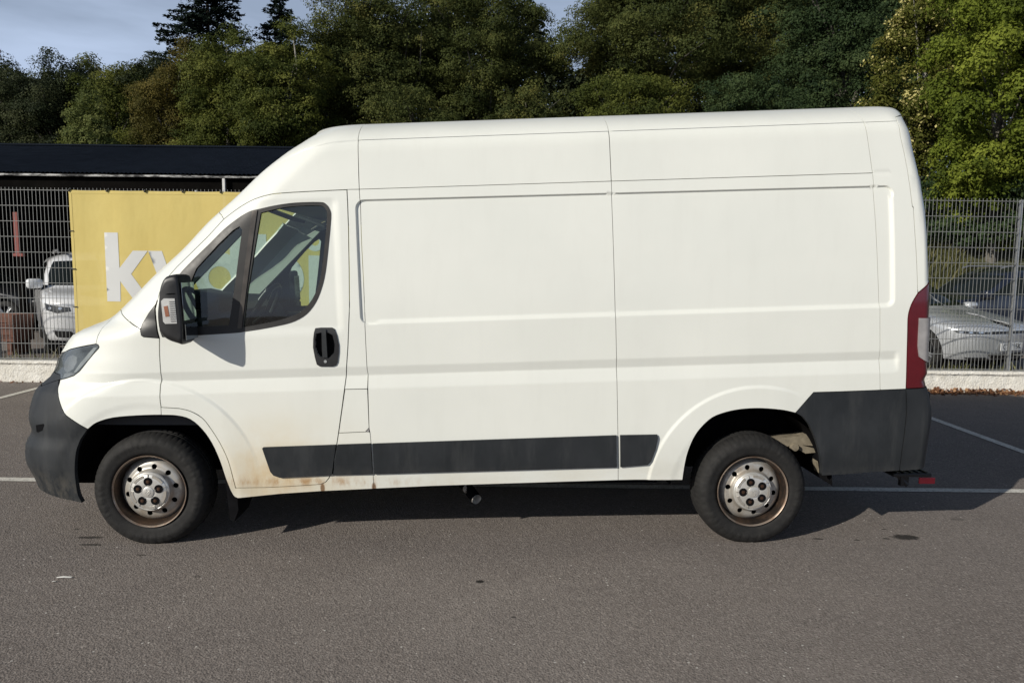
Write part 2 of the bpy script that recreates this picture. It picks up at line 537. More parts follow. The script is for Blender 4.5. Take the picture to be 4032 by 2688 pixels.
class Shell:
    def __init__(s, WZ, ZS, ZT, M_, AF, NF, FZ, FX, AR, NR, RZ, RX, detail=None, warp=None, place=None):
        s.w = pchip(*np.array(WZ).T); s.ZS, s.ZT, s.M = ZS, ZT, M_
        s.AF, s.NF, s.xf = pchip(*AF), NF, pchip(FZ, FX)
        s.AR, s.NR, s.xr = pchip(*AR), NR, pchip(RZ, RX)
        s.detail, s.warp, s.place = detail, warp, place
    def z_of(s, v):
        h = s.ZT - s.ZS
        return np.where(v < s.ZS, v, s.ZS + h * np.sin(np.clip((v - s.ZS) / h, 0, math.pi / 2)))
    def vtop(s): return s.ZS + (s.ZT - s.ZS) * math.pi / 2
    def uc(s, v):
        z = float(s.z_of(np.array(v))); a = float(s.AF(z)); return float(s.xf(z)) + a - a * math.pi / 2
    def ud(s, v):
        z = float(s.z_of(np.array(v))); b = float(s.AR(z)); return float(s.xr(z)) - b + b * math.pi / 2
    def pos(s, u, v):
        u = np.asarray(u, float); v = np.asarray(v, float)
        z = s.z_of(v)
        a = s.AF(z); xc = s.xf(z) + a
        ph = np.clip((xc - u) / a, 0, math.pi / 2); t = np.sin(ph)
        ff = np.clip(1 - t ** s.NF, 0, 1) ** (1 / s.NF)
        b = s.AR(z); xd = s.xr(z) - b
        pr = np.clip((u - xd) / b, 0, math.pi / 2); tr = np.sin(pr)
        fr = np.clip(1 - tr ** s.NR, 0, 1) ** (1 / s.NR)
        x = np.where(u < xc, xc - a * t, np.where(u > xd, xd + b * tr, u))
        tz = np.clip((z - s.ZS) / (s.ZT - s.ZS), 0, 1)
        fo = np.clip(1 - tz ** s.M, 0, 1) ** (1 / s.M)
        y = s.w(z) * ff * fr * fo
        if s.detail is not None:
            y = y + s.detail(x, z) * (ff * fr * fo) ** 3
        if s.warp is not None:
            z = z + s.warp(x, z)
        P = np.stack([x, -y, z], -1)
        return s.place(P) if s.place is not None else P
    def normal(s, u, v):
        e = 0.0012
        du = s.pos(u + e, v) - s.pos(u - e, v)
        dv = s.pos(u, v + e) - s.pos(u, v - e)
        n = np.cross(du, dv)
        L = np.linalg.norm(n, axis=-1, keepdims=True)
        bad = L[:, 0] < 1e-12
        n = n / np.maximum(L, 1e-12)
        n[bad] = (0, 0, 1)
        return n
    def panel(s, name, poly, mat, parent, gap=0.002, fold=0.012, off=0.0, holes=(), h=0.025, sides=(-1,), joined=False, cons=(), hole_gap=0.0):
        """one body panel: outline in (u, v), laid on the shell, edges folded in"""
        P = inset(densify(poly, 0.009 if len(cons) else min(h * 1.3, 0.03)), gap)
        loops = [P]
        for hl in holes:
            loops.append(inset(densify(hl, min(h * 1.3, 0.02)), -hole_gap))
        lo, hi = P.min(0), P.max(0)
        gx = np.arange(lo[0] + h * .5, hi[0], h); gy = np.arange(lo[1] + h * .5, hi[1], h)
        G = np.stack(np.meshgrid(gx, gy), -1).reshape(-1, 2) if len(gx) and len(gy) else np.zeros((0, 2))
        if len(G):
            keep = inpoly(G, P)
            for hl in loops[1:]: keep &= ~inpoly(G, hl)
            G = G[keep]
        if len(G):
            dd = np.full(len(G), 1e9)
            for L in loops: dd = np.minimum(dd, dist_poly(G, L))
            G = G[dd > h * 0.35]
        # pressing lines that the mesh must follow
        C, cedges = [], []
        for pl in cons:
            Q = np.array(pl, float)
            ok = (Q[:, 0] > lo[0]) & (Q[:, 0] < hi[0]) & (Q[:, 1] > lo[1]) & (Q[:, 1] < hi[1])
            if not ok.any(): continue
            ok &= inpoly(Q, P)
            for hl in loops[1:]: ok &= ~inpoly(Q, hl)
            idx = np.nonzero(ok)[0]
            if len(idx):
                dq = np.full(len(idx), 1e9)
                for L in loops: dq = np.minimum(dq, dist_poly(Q[idx], L))
                ok[idx[dq < 0.0015]] = False
            prev = None
            for i in range(len(Q)):
                if ok[i]:
                    C.append(Q[i])
                    if prev is not None: cedges.append((len(C) - 2, len(C) - 1))
                    prev = i
                else: prev = None
        if C and len(G):
            CC = np.array(C)
            cell = {}
            r_ = h * 0.4
            for p in CC: cell.setdefault((int(p[0] // r_), int(p[1] // r_)), []).append(p)
            keep = np.ones(len(G), bool)
            for i, p in enumerate(G):
                a, b = int(p[0] // r_), int(p[1] // r_)
                for da in (-1, 0, 1):
                    for db in (-1, 0, 1):
                        for q in cell.get((a + da, b + db), ()):
                            if (p[0] - q[0]) ** 2 + (p[1] - q[1]) ** 2 < r_ * r_: keep[i] = False
            G = G[keep]
        nl = sum(len(L) for L in loops)
        allp = np.concatenate(loops + ([np.array(C)] if C else []) + ([G] if len(G) else []))
        edges, o = [(nl + a, nl + b) for a, b in cedges], 0
        for L in loops:
            n = len(L)
            edges += [(o + i, o + (i + 1) % n) for i in range(n)]
            o += n
        vs, es, fs, ov, oe, of = delaunay_2d_cdt([Vector(p) for p in allp], edges, [], 0, 1e-7)
        V = np.array([tuple(p) for p in vs])
        F = np.array([tuple(f) for f in fs if len(f) == 3])
        cen = V[F].mean(1)
        keep = inpoly(cen, P)
        for hl in loops[1:]: keep &= ~inpoly(cen, hl)
        F = F[keep]
        ar = (V[F[:, 1], 0] - V[F[:, 0], 0]) * (V[F[:, 2], 1] - V[F[:, 0], 1]) - (V[F[:, 1], 1] - V[F[:, 0], 1]) * (V[F[:, 2], 0] - V[F[:, 0], 0])
        F[ar < 0] = F[ar < 0][:, ::-1]
        N = s.normal(V[:, 0], V[:, 1])
        X = s.pos(V[:, 0], V[:, 1]) + N * off
        # boundary edges
        ec = {}
        for f in F:
            for a, b in ((f[0], f[1]), (f[1], f[2]), (f[2], f[0])):
                ec[(a, b)] = 1
        bnd = [(a, b) for (a, b) in ec if (b, a) not in ec]
        used = sorted({i for e in bnd for i in e})
        verts, norms, faces = [tuple(p) for p in X], [tuple(n) for n in N], [tuple(int(i) for i in f) for f in F]
        if fold:
            i1 = {}
            for i in used:
                i1[i] = len(verts); verts.append(tuple(X[i])); norms.append((0, 0, 0))
                verts.append(tuple(X[i] - N[i] * fold)); norms.append((0, 0, 0))
            for a, b in bnd:
                if abs(X[a][1]) < 0.004 and abs(X[b][1]) < 0.004: continue
                faces.append((i1[a], i1[a] + 1, i1[b] + 1, i1[b]))
        objs = []
        def make(sets):
            vv, nn, ff = [], [], []
            for sd in sets:
                o = len(vv)
                if sd < 0:
                    vv += verts; nn += norms; ff += [tuple(i + o for i in f) for f in faces]
                else:
                    vv += [(p[0], -p[1], p[2]) for p in verts]; nn += [(p[0], -p[1], p[2]) for p in norms]
                    ff += [tuple(i + o for i in f[::-1]) for f in faces]
            me = bpy.data.meshes.new(name)
            me.from_pydata(vv, [], ff)
            me.polygons.foreach_set('use_smooth', [True] * len(me.polygons))
            me.normals_split_custom_set_from_vertices([Vector(n) for n in nn])
            me.update()
            ob = link(name, me, mat, parent)
            objs.append(ob)
        if joined: make((-1, 1))
        else:
            for sd in sides: make((sd,))
        return objs if len(objs) > 1 else objs[0]

# ------------------------------------------------------------------ the van
TR = {
    'door_front': [(-1.5882,0.8739),(-1.5892,0.9259),(-1.5845,0.9965),(-1.5781,1.0288),(-1.5774,1.0830),(-1.5759,1.1692),(-1.5690,1.2576),(-1.5759,1.2946),(-1.5825,1.3656),(-1.5843,1.4187),(-1.5740,1.4606),(-1.5640,1.5060),(-1.5464,1.5477),(-1.5218,1.5893),(-1.4739,1.6445),(-1.3773,1.7347),(-1.3021,1.8034)],
    'door_top': [(-1.2105,1.8987),(-1.1219,1.9560),(-1.0430,1.9927),(-0.9663,2.0153),(-0.8930,2.0257),(-0.7753,2.0301),(-0.6338,2.0328),(-0.5111,2.0348)],
    'door_rear': [(-0.5096,1.9569),(-0.5097,1.8150),(-0.5150,1.6024),(-0.5235,1.3891),(-0.5403,1.2101),(-0.5433,1.1765),(-0.5598,1.0411),(-0.5652,1.0004),(-0.5762,0.9346),(-0.6000,0.8093),(-0.6238,0.6878),(-0.6383,0.6189),(-0.6581,0.5371),(-0.6780,0.4618),(-0.6951,0.4280),(-0.7154,0.4053),(-0.7381,0.3947)],
    'door_bottom': [(-0.7676,0.3920),(-0.9354,0.3881),(-1.0662,0.3880)],
    'door_arch': [(-1.2214,0.3952),(-1.2263,0.4324),(-1.2461,0.5568),(-1.2827,0.6607),(-1.3293,0.7504),(-1.3692,0.8073),(-1.4284,0.8463),(-1.4891,0.8644)],
    'arch_front': [(-1.9976,0.7691),(-1.9455,0.8037),(-1.8551,0.8273),(-1.7220,0.8337),(-1.5911,0.8320),(-1.5012,0.8246),(-1.4320,0.8007),(-1.3744,0.7431),(-1.3273,0.6626),(-1.2909,0.5587),(-1.2658,0.4438),(-1.2397,0.3548),(-1.2149,0.3340)],
    'fender_bottom_pt': [(-1.5911,0.8320)],
    'sail': [(-1.6528,1.2676),(-1.6657,1.2771),(-1.6699,1.3011),(-1.6611,1.3426),(-1.6252,1.3948),(-1.5840,1.4414),(-1.5718,1.4649)],
    'hood_seam': [(-1.9534,1.2336),(-1.9473,1.2628),(-1.9512,1.3029),(-2.1034,1.3425)],
    'cowl_seam': [(-1.9000,1.4069),(-1.8208,1.3791),(-1.7490,1.3487),(-1.6701,1.3116)],
    'lamp': [(-1.9286,1.2177),(-1.9371,1.2310),(-1.9556,1.2336),(-2.0240,1.2248),(-2.1188,1.2117),(-2.2180,1.1968),(-2.3060,1.1767)],
    'lamp_low': [(-2.2684,1.0567),(-2.2418,1.0306),(-2.1823,1.0415),(-2.1142,1.0582),(-2.0696,1.0832),(-2.0258,1.1240),(-1.9719,1.1776),(-1.9332,1.2097)],
    'bump_fender': [(-2.2582,1.0280),(-2.2219,0.9932),(-2.1903,0.9603),(-2.1746,0.9298),(-2.1488,0.8829),(-2.1147,0.8485),(-2.0531,0.8074),(-1.9976,0.7691)],
    'bump_arch': [(-2.0438,0.7112),(-2.0717,0.6481),(-2.0901,0.5562),(-2.0957,0.4808),(-2.0964,0.3937),(-2.0803,0.3422)],
    'bump_bot': [(-2.1389,0.3569),(-2.2768,0.3748),(-2.3874,0.3876),(-2.4969,0.4187)],
    'grille_line': [(-2.2597,1.0289),(-2.3606,1.0079),(-2.4712,0.9815)],
    'pillar_split': [(-1.3384,1.9575),(-1.2469,1.9256),(-1.2105,1.8987)],
    'window': [(-1.4442,1.6021),(-1.4153,1.6329),(-1.3432,1.7012),(-1.2700,1.7695),(-1.1958,1.8378),(-1.1209,1.8918),(-1.0688,1.9217),(-1.0357,1.9346),(-0.9886,1.9435),(-0.9036,1.9600),(-0.7976,1.9708),(-0.6635,1.9702),(-0.6285,1.9570),(-0.6083,1.9244),(-0.6049,1.8818),(-0.6220,1.7477),(-0.6465,1.5927),(-0.6720,1.5012),(-0.7078,1.4242),(-0.7607,1.3619),(-0.8266,1.3250),(-0.8986,1.3061),(-1.0060,1.2885),(-1.0986,1.2776),(-1.1485,1.2723),(-1.2898,1.2682),(-1.4309,1.2649),(-1.5013,1.2632)],
    'quarter_glass': [(-1.3919,1.3135),(-1.3751,1.5681),(-1.3458,1.6306),(-1.2291,1.7537),(-1.1412,1.8320),(-1.1048,1.8519),(-1.0894,1.8337),(-1.1001,1.7776),(-1.1383,1.5600),(-1.1878,1.3131)],
    'bar': [(-1.0322,1.9345),(-1.0018,1.9369),(-1.1188,1.2927),(-1.1434,1.2936)],
    'main_glass': [(-0.9858,1.9222),(-0.8687,1.9468),(-0.7627,1.9541),(-0.6639,1.9524),(-0.6363,1.9360),(-0.6257,1.8967),(-0.6413,1.7626),(-0.6656,1.6075),(-0.6890,1.5160),(-0.7283,1.4392),(-0.7807,1.3840),(-0.8391,1.3540),(-0.9328,1.3288),(-1.0398,1.3113),(-1.1096,1.3017),(-1.0793,1.4800),(-1.0515,1.6065)],
    'handle': [(-0.7176,1.2820),(-0.6864,1.2845),(-0.6243,1.2822),(-0.6115,1.2736),(-0.6000,1.2373),(-0.5921,1.1828),(-0.5944,1.1422),(-0.6041,1.0883),(-0.6140,1.0705),(-0.6323,1.0644),(-0.7036,1.0672),(-0.7207,1.0792),(-0.7294,1.1203),(-0.7360,1.1747),(-0.7321,1.2242),(-0.7257,1.2599)],
    'handle_hole': [(-0.7151,1.2505),(-0.6881,1.2562),(-0.6482,1.2547),(-0.6243,1.2404),(-0.6140,1.1882),(-0.6211,1.1432),(-0.6470,1.1172),(-0.6895,1.1165),(-0.7109,1.1331),(-0.7221,1.1697),(-0.7216,1.2148)],
    'handle_grip': [(-0.6818,1.2717),(-0.6583,1.2709),(-0.6582,1.1176),(-0.6849,1.1186)],
    'lock': [(-0.6715,1.0954)],
    'seam2': [(-0.4550,2.3921),(-0.4459,2.3134),(-0.4445,2.0337),(-0.4422,1.9760),(-0.4438,1.7419),(-0.4423,1.5288),(-0.4440,1.3214),(-0.4452,1.1728),(-0.4455,1.0413),(-0.4434,1.0138),(-0.4469,0.9317),(-0.4522,0.7107),(-0.4480,0.6781),(-0.4463,0.6181),(-0.4460,0.4436),(-0.4459,0.3731)],
    'flap': [(-0.5748,0.9345),(-0.4491,0.9327),(-0.4522,0.7107),(-0.4737,0.6884),(-0.6238,0.6878)],
    'arch_rear': [(1.3236,0.3261),(1.3306,0.3884),(1.3418,0.4588),(1.3625,0.5271),(1.3917,0.5903),(1.4339,0.6438),(1.4927,0.6924),(1.5684,0.7188),(1.6524,0.7323),(1.7449,0.7344),(1.8291,0.7276),(1.9050,0.7160),(1.9727,0.6980)],
    'rbump_arch': [(2.0152,0.6708),(2.0498,0.6267),(2.0717,0.5830),(2.0942,0.5304),(2.1138,0.4684),(2.1306,0.3969),(2.1384,0.3159)],
    'rbump_top': [(1.9727,0.6980),(2.0770,0.8123),(2.2249,0.8106),(2.4282,0.8101),(2.6134,0.8095)],
    'rbump_bot': [(2.2434,0.3156),(2.4153,0.3213),(2.5985,0.3246)],
    'rbump_seam': [(2.6134,0.8095),(2.6188,0.6630),(2.6106,0.5429),(2.6029,0.4472),(2.5985,0.3246)],
    'rbump_bot2': [(2.6741,0.3276),(2.7614,0.3298)],
    'pillar_rear': [(2.6057,2.3398),(2.5988,2.3102),(2.5993,2.2274),(2.6172,2.1328),(2.6304,2.0427),(2.6387,1.9541),(2.6481,1.8403),(2.6531,1.8397),(2.6571,1.7170),(2.6632,1.5942),(2.6667,1.5123),(2.6713,1.3561)],
    'tail': [(2.6713,1.3561),(2.6417,1.3077),(2.6242,1.2628),(2.6163,1.2176),(2.6154,1.1429),(2.6144,0.9758),(2.6138,0.8115)],
    'tail_top': [(2.7478,1.4163)],
    'tail_bot': [(2.7181,0.8123)],
    'tail_clear': [(2.6762,1.2154),(2.6737,1.1407),(2.6718,1.0574),(2.6792,0.9943),(2.7306,0.9551),(2.7412,1.0274),(2.7464,1.2096)],
    'strip_door': [(-1.0516,0.6216),(-1.0454,0.6273),(-0.6401,0.6249),(-0.6753,0.4479),(-0.9659,0.4465),(-1.0010,0.4610),(-1.0170,0.4847)],
    'strip_b': [(-0.6329,0.6253),(-0.4460,0.6241),(-0.4482,0.4437),(-0.6702,0.4477)],
    'strip_rear': [(1.0482,0.6109),(1.1736,0.6064),(1.1794,0.5865),(1.1648,0.5185),(1.1397,0.4502),(1.1187,0.4292),(1.0472,0.4280)],
    'sill_bot': [(-1.2101,0.3341),(-1.0858,0.3401),(-0.9759,0.3468),(-0.7564,0.3523),(-0.4487,0.3537),(-0.0953,0.3546),(0.3161,0.3497),(1.0480,0.3388),(1.3236,0.3261)],
    'vent': [(-2.3705,0.7852),(-2.2839,0.8008),(-2.2788,0.7856),(-2.3041,0.7528),(-2.3565,0.7360),(-2.3825,0.7366)],
    'front_z': [0.12, 0.22, 0.32, 0.44, 0.56, 0.64, 0.72, 0.8, 0.88, 0.95, 1.02, 1.08, 1.13, 1.18, 1.22, 1.26, 1.3, 1.36, 1.46, 1.6, 1.75, 1.9, 2.05, 2.18, 2.28, 2.36, 2.43, 2.48],
    'front_x': [-2.4917, -2.5417, -2.5918, -2.6222, -2.6624, -2.6548, -2.6138, -2.6285, -2.6161, -2.5906, -2.5072, -2.4702, -2.4534, -2.4204, -2.3898, -2.3522, -2.2689, -2.0951, -1.9541, -1.7948, -1.6157, -1.4628, -1.2852, -1.1384, -1.0031, -0.8949, -0.8351, -0.8369],
    'rear_z': [0.25, 0.45, 0.65, 0.82, 0.9, 1.0, 1.2, 1.4, 1.7, 2.0, 2.2, 2.3, 2.4, 2.47],
    'rear_x': [2.8596, 2.868, 2.8867, 2.8491, 2.8312, 2.8246, 2.8322, 2.8381, 2.837, 2.8249, 2.8061, 2.8055, 2.8612, 2.9393],
}
RAKE = R(2.6)
_c, _s = math.cos(RAKE), math.sin(RAKE)
def b2v(P):
    P = np.asarray(P, float)
    return np.stack([P[..., 0] * _c - P[..., 2] * _s, P[..., 1], P[..., 0] * _s + P[..., 2] * _c], -1)
HUBF, HUBR = (-1.71, 0.389), (1.738, 0.236)      # wheel centres in the raked body frame
def van_detail(x, z):
    d = np.zeros_like(x)
    # belt groove: undercut above, shoulder below
    z1 = 1.067 - 0.0085 * (x + 1.5); z2 = z1 - 0.05; z3 = z2 - 0.075
    g = np.where(z > z2, (z1 - z) / (z1 - z2), (z - z3) / (z2 - z3))
    g = np.clip(g, 0, 1)
    d -= 0.0125 * g * sstep(2.575, 2.54, x) * sstep(-2.25, -1.95, x)
    # pressed-in cargo panel
    cx_, cz_ = 0.5 * (-0.47 + 2.545), 0.5 * (1.975 + 1.275 - 0.004 * 0)
    hx, hz = 0.5 * (2.545 + 0.47), 0.5 * (1.972 - 1.283)
    zz = z - (1.6275 - 0.004 * (x - 1.0))
    rr = 0.05
    qx = np.abs(x - cx_) - (hx - rr); qz = np.abs(zz) - (hz - rr)
    sd = np.hypot(np.maximum(qx, 0), np.maximum(qz, 0)) + np.minimum(np.maximum(qx, qz), 0) - rr
    soft = np.where((zz > hz - 0.06) | (x < -0.38), 0.010, 0.032)
    d -= 0.013 * sstep(0.0, -1.0, sd / soft)
    # wheel-arch flares
    for (hx_, hz_), rad, x0, x1, amp in ((HUBF, 0.645, -2.25, -1.05, 0.009), (HUBR, 0.625, 1.0, 2.06, 0.0065)):
        r = np.hypot(x - hx_, (z - hz_) * 1.0)
        fade = sstep(x1, x1 - 0.22, x) * sstep(x0, x0 + 0.1, x)
        d += amp * sstep(rad + 0.008, rad - 0.016, r) * fade
        d -= 0.5 * amp * sstep(rad - 0.12, rad - 0.17, r) * fade
    # roof-cap crease running down towards the screen pillar
    zl = np.interp(x, [-1.05, -0.9, -0.75, -0.6, -0.45], [2.13, 2.215, 2.268, 2.302, 2.312])
    d -= 0.009 * sstep(0.004, -0.012, z - zl) * sstep(-1.12, -0.75, x) * (x < -0.44) * sstep(-0.28, -0.03, z - zl)
    # gutter lip continuing over the rear quarter
    d -= 0.004 * np.exp(-((z - 2.036) / 0.006) ** 2) * sstep(2.435, 2.45, x) * (x < 2.53)
    d -= 0.003 * np.exp(-((z - 2.306) / 0.005) ** 2) * sstep(2.41, 2.43, x) * (x < 2.56)
    # soft dish round the door window
    d -= 0.006 * sstep(1.24, 1.30, z) * sstep(2.0, 1.96, z) * sstep(-0.56, -0.60, x) * sstep(-1.35, -1.25, x)
    return d
VAN = Shell([(.10,.965),(.2,.985),(.35,1.0),(.45,1.012),(.62,1.02),(.93,1.022),(1.3,1.02),(1.6,1.007),(1.97,.972),(2.03,.963),(2.31,.922),(2.6,.875)],
    2.24, 2.50, 2.3,
    ([.1,.5,.75,.95,1.15,1.3,1.42,1.6,2.0,2.3,2.5],[.60,.62,.65,.75,.82,.72,.54,.47,.45,.43,.42]), 2.5,
    TR['front_z'], TR['front_x'],
    ([.1,.6,.85,.9,1.5,2.2,2.5],[.16,.16,.16,.12,.13,.2,.35]), 2.4,
    TR['rear_z'], TR['rear_x'],
    detail=van_detail,
    warp=lambda x, z: .0068 * np.clip(x + .4, 0, None) * np.clip((z - 2.0) / .3, 0, 1),
    place=b2v)

van = empty('delivery_van', (-0.3499, 5.1169, 0.0), 0.0364)
tag(van, 'white high-roof panel van with grey-black bumpers and rust-stained cab door, parked side on', 'van')

T = TR
def smooth_open(pts, k):
    p = [np.array(q) for q in pts]; out = []
    for i in range(len(p) - 1):
        a = p[i - 1] if i else 2 * p[0] - p[1]; b, c = p[i], p[i + 1]; d = p[i + 2] if i + 2 < len(p) else 2 * c - b
        for j in range(k):
            f = j / k
            out.append(tuple(0.5 * ((2 * b) + (-a + c) * f + (2 * a - 5 * b + 4 * c - d) * f * f + (-a + 3 * b - 3 * c + d) * f ** 3)))
    return out + [tuple(p[-1])]
KS = 3
for _k in ('door_arch', 'arch_front', 'arch_rear', 'rbump_arch', 'door_top', 'tail', 'bump_arch'):
    T[_k] = smooth_open(T[_k], KS)
WS = [(-1.955,1.42),(-1.86,1.51),(-1.745,1.61),(-1.60,1.74),(-1.52,1.82),(-1.435,1.90),(-1.36,1.96),(-1.285,2.03),(-1.20,2.10)]
def centre(v0, v1, n=8, rear=False):
    return [((VAN.ud if rear else VAN.uc)(v0 + (v1 - v0) * i / n), v0 + (v1 - v0) * i / n) for i in range(n + 1)]
VT = VAN.vtop()
df, dtp, dr, db_, da = T['door_front'], T['door_top'], T['door_rear'], T['door_bottom'], T['door_arch']
HN = 0.018      # mesh step on the near side
def rows(z0, slope, x0, x1, n=None):
    n = n or int((x1 - x0) / 0.02)
    return [(x0 + (x1 - x0) * i / n, z0 + slope * (x0 + (x1 - x0) * i / n + 1.5)) for i in range(n + 1)]
BELT = [rows(q, -0.0085, -2.1, 2.6) for q in (1.067, 1.073, 1.060, 1.017, 1.0225, 1.0115, 0.942, 0.95, 0.934)]
def ring_pts(h, rs):
    return [[(h[0] + r * math.cos(a), h[1] + r * math.sin(a)) for a in np.linspace(-0.3, math.pi + 0.3, 120)] for r in rs]
ARC = ring_pts(HUBF, (.654, .648, .641, .635, .628, .525, .50, .475)) + ring_pts(HUBR, (.634, .628, .621, .615, .608, .505, .48, .455))
def rrect_pts():
    out = []
    for o in (0.0012, -0.0025, -0.0075, -0.0108, -0.022, -0.0332):
        x0, x1, hz, rr = -0.47 - o, 2.545 + o, 0.3445 + o, 0.05 + o
        lp = []
        for cx_, cz_, a0 in ((x1 - rr, hz - rr, 0), (x0 + rr, hz - rr, 90), (x0 + rr, -hz + rr, 180), (x1 - rr, -hz + rr, 270)):
            for a in np.linspace(R(a0), R(a0 + 90), 7):
                lp.append((cx_ + rr * math.cos(a), cz_ + rr * math.sin(a)))
        lp = densify(lp, 0.03)
        lp = [(x, z + 1.6275 - 0.004 * (x - 1.0)) for x, z in lp]
        out.append(lp + [lp[0]])
    return out
REC = rrect_pts()
FEAT = BELT + ARC + REC

def both(name, poly, mat, **k):
    """near panel fine, far panel coarse and mirrored; returns both"""
    hf = k.pop('h_far', 0.06)
    a = VAN.panel(name, poly, mat, van, h=k.pop('h', HN), sides=(-1,), **k)
    k.pop('cons', None)
    b = VAN.panel(name, poly, mat, van, h=hf, sides=(1,), **k)
    return a, b

# -- nose
hood = T['hood_seam'][:3] + [(-1.975, 1.341), (-2.01, 1.374), (-2.01, 1.409)]
lamp_front = [(-2.54, 1.15), (-2.58, 1.06)]
fender = (T['lamp_low'][1:] + T['lamp'][:2] + hood + T['cowl_seam'] + T['sail'][2::-1] + [df[6]] + df[5::-1] + [T['fender_bottom_pt'][0]]
          + T['arch_front'][4 * KS - 1::-1] + T['bump_fender'][-2:0:-1])
both('front_wing', fender, M['van'], cons=FEAT, gap=0.0022)
VAN.panel('bonnet', [T['hood_seam'][0]] + T['lamp'][3:] + [lamp_front[0]] + centre(1.125, 1.40) + [hood[5], hood[4], hood[3]] + T['hood_seam'][2:0:-1],
          M['van'], van, h=0.03, joined=True, gap=0.003, fold=.02)
VAN.panel('grille', [T['lamp_low'][0], lamp_front[1], lamp_front[0]] + centre(1.118, 0.975) + T['grille_line'][::-1] + [T['lamp_low'][1]],
          M['plastic'], van, h=0.03, joined=True, gap=0.002)
bumper = (T['grille_line'] + centre(0.968, 0.40) + [(-2.60, 0.40)] + T['bump_bot'][2::-1] + T['bump_arch'][::-1] + T['bump_fender'][::-1])
bump_o = VAN.panel('front_bumper', bumper, M['plastic'], van, h=0.022, joined=True, gap=0.002, fold=0.03)
for sd in (-1, 1):
    VAN.panel('bumper_vent', T['vent'], M['dark'], bump_o, h=0.02, sides=(sd,), off=0.0015, gap=0.004, fold=0.002)  # flat black patch stands in for the shaded recess of the vent
    lm = VAN.panel('headlamp', T['lamp'] + lamp_front + T['lamp_low'], M['lens'], van, h=0.02, sides=(sd,), gap=0.003, fold=0.0, off=0.001)
    VAN.panel('lamp_housing', T['lamp'] + lamp_front + T['lamp_low'], M['lamp_dark'], lm, h=0.03, sides=(sd,), gap=0.004, fold=0.0, off=-0.045)
    VAN.panel('lamp_rim', T['lamp'] + lamp_front + T['lamp_low'], M['trim'], lm, h=0.03, sides=(sd,), gap=0.001, fold=0.05, off=-0.004,
              holes=[[tuple(p) for p in inset(densify(T['lamp'] + lamp_front + T['lamp_low'], 0.03), 0.008)]])
    VAN.panel('running_light', [(-2.00,1.214),(-1.965,1.222),(-2.02,1.165),(-2.08,1.115),(-2.13,1.08),(-2.16,1.075),(-2.10,1.13),(-2.05,1.175)], M['clear'], lm, h=0.02, sides=(sd,), gap=0.0, fold=0.01, off=-0.02)
    VAN.panel('lamp_reflector', [(-2.17,1.165),(-2.24,1.175),(-2.33,1.16),(-2.37,1.12),(-2.34,1.085),(-2.26,1.075),(-2.19,1.095),(-2.16,1.13)], M['tail_clear'], lm, h=0.02, sides=(sd,), gap=0.0, fold=0.02, off=-0.03)
    VAN.panel('indicator_lens', [(-2.245,1.042),(-2.18,1.052),(-2.12,1.066),(-2.16,1.075),(-2.25,1.066)], M['tail_clear'], lm, h=0.02, sides=(sd,), gap=0.0, fold=0.01, off=-0.012)
    VAN.panel('mirror_foot_cover', T['sail'] + [df[10], df[9], df[8], df[7], df[6]], M['trim'], van, h=0.02, sides=(sd,), off=0.004, gap=0.003, fold=0.012)

# -- screen and roof cap
both('screen_pillar', [T['cowl_seam'][-1]] + T['sail'][3:] + df[11:] + [dtp[0], (-1.2469, 1.9256), (-1.372, 1.968)] + WS[5::-1] + [hood[5]] + T['cowl_seam'][:-1],
     M['van'], gap=0.0022)
VAN.panel('windscreen', WS + [(WS[-1][0] - .1, 2.135)] + centre(2.15, 1.42) + [(-2.12, 1.42)], M['screen'], van, h=0.05, joined=True, gap=0.004, fold=0.006, off=-0.002)
VAN.panel('roof_cap', dtp + [(-.4445, 2.0342), (-.446, 2.12), (-.446, 2.25), (-.446, 2.31), (-.446, 2.39), (-.446, VT)] + [(VAN.uc(VT) + 0.02, VT)]
          + centre(VT - .02, 2.15, 10) + [(WS[-1][0] - .1, 2.135)] + WS[:5:-1] + [(-1.372, 1.968), (-1.2469, 1.9256)],
          M['van'], van, h=0.022, joined=True, gap=0.0014, fold=0.008,
          cons=[[(x, z + o) for x, z in zip(np.linspace(-1.1, -.45, 40), np.interp(np.linspace(-1.1, -.45, 40), [-1.05, -0.9, -0.75, -0.6, -0.45], [2.13, 2.215, 2.268, 2.302, 2.312]))] for o in (.006, -.003, -.012)])

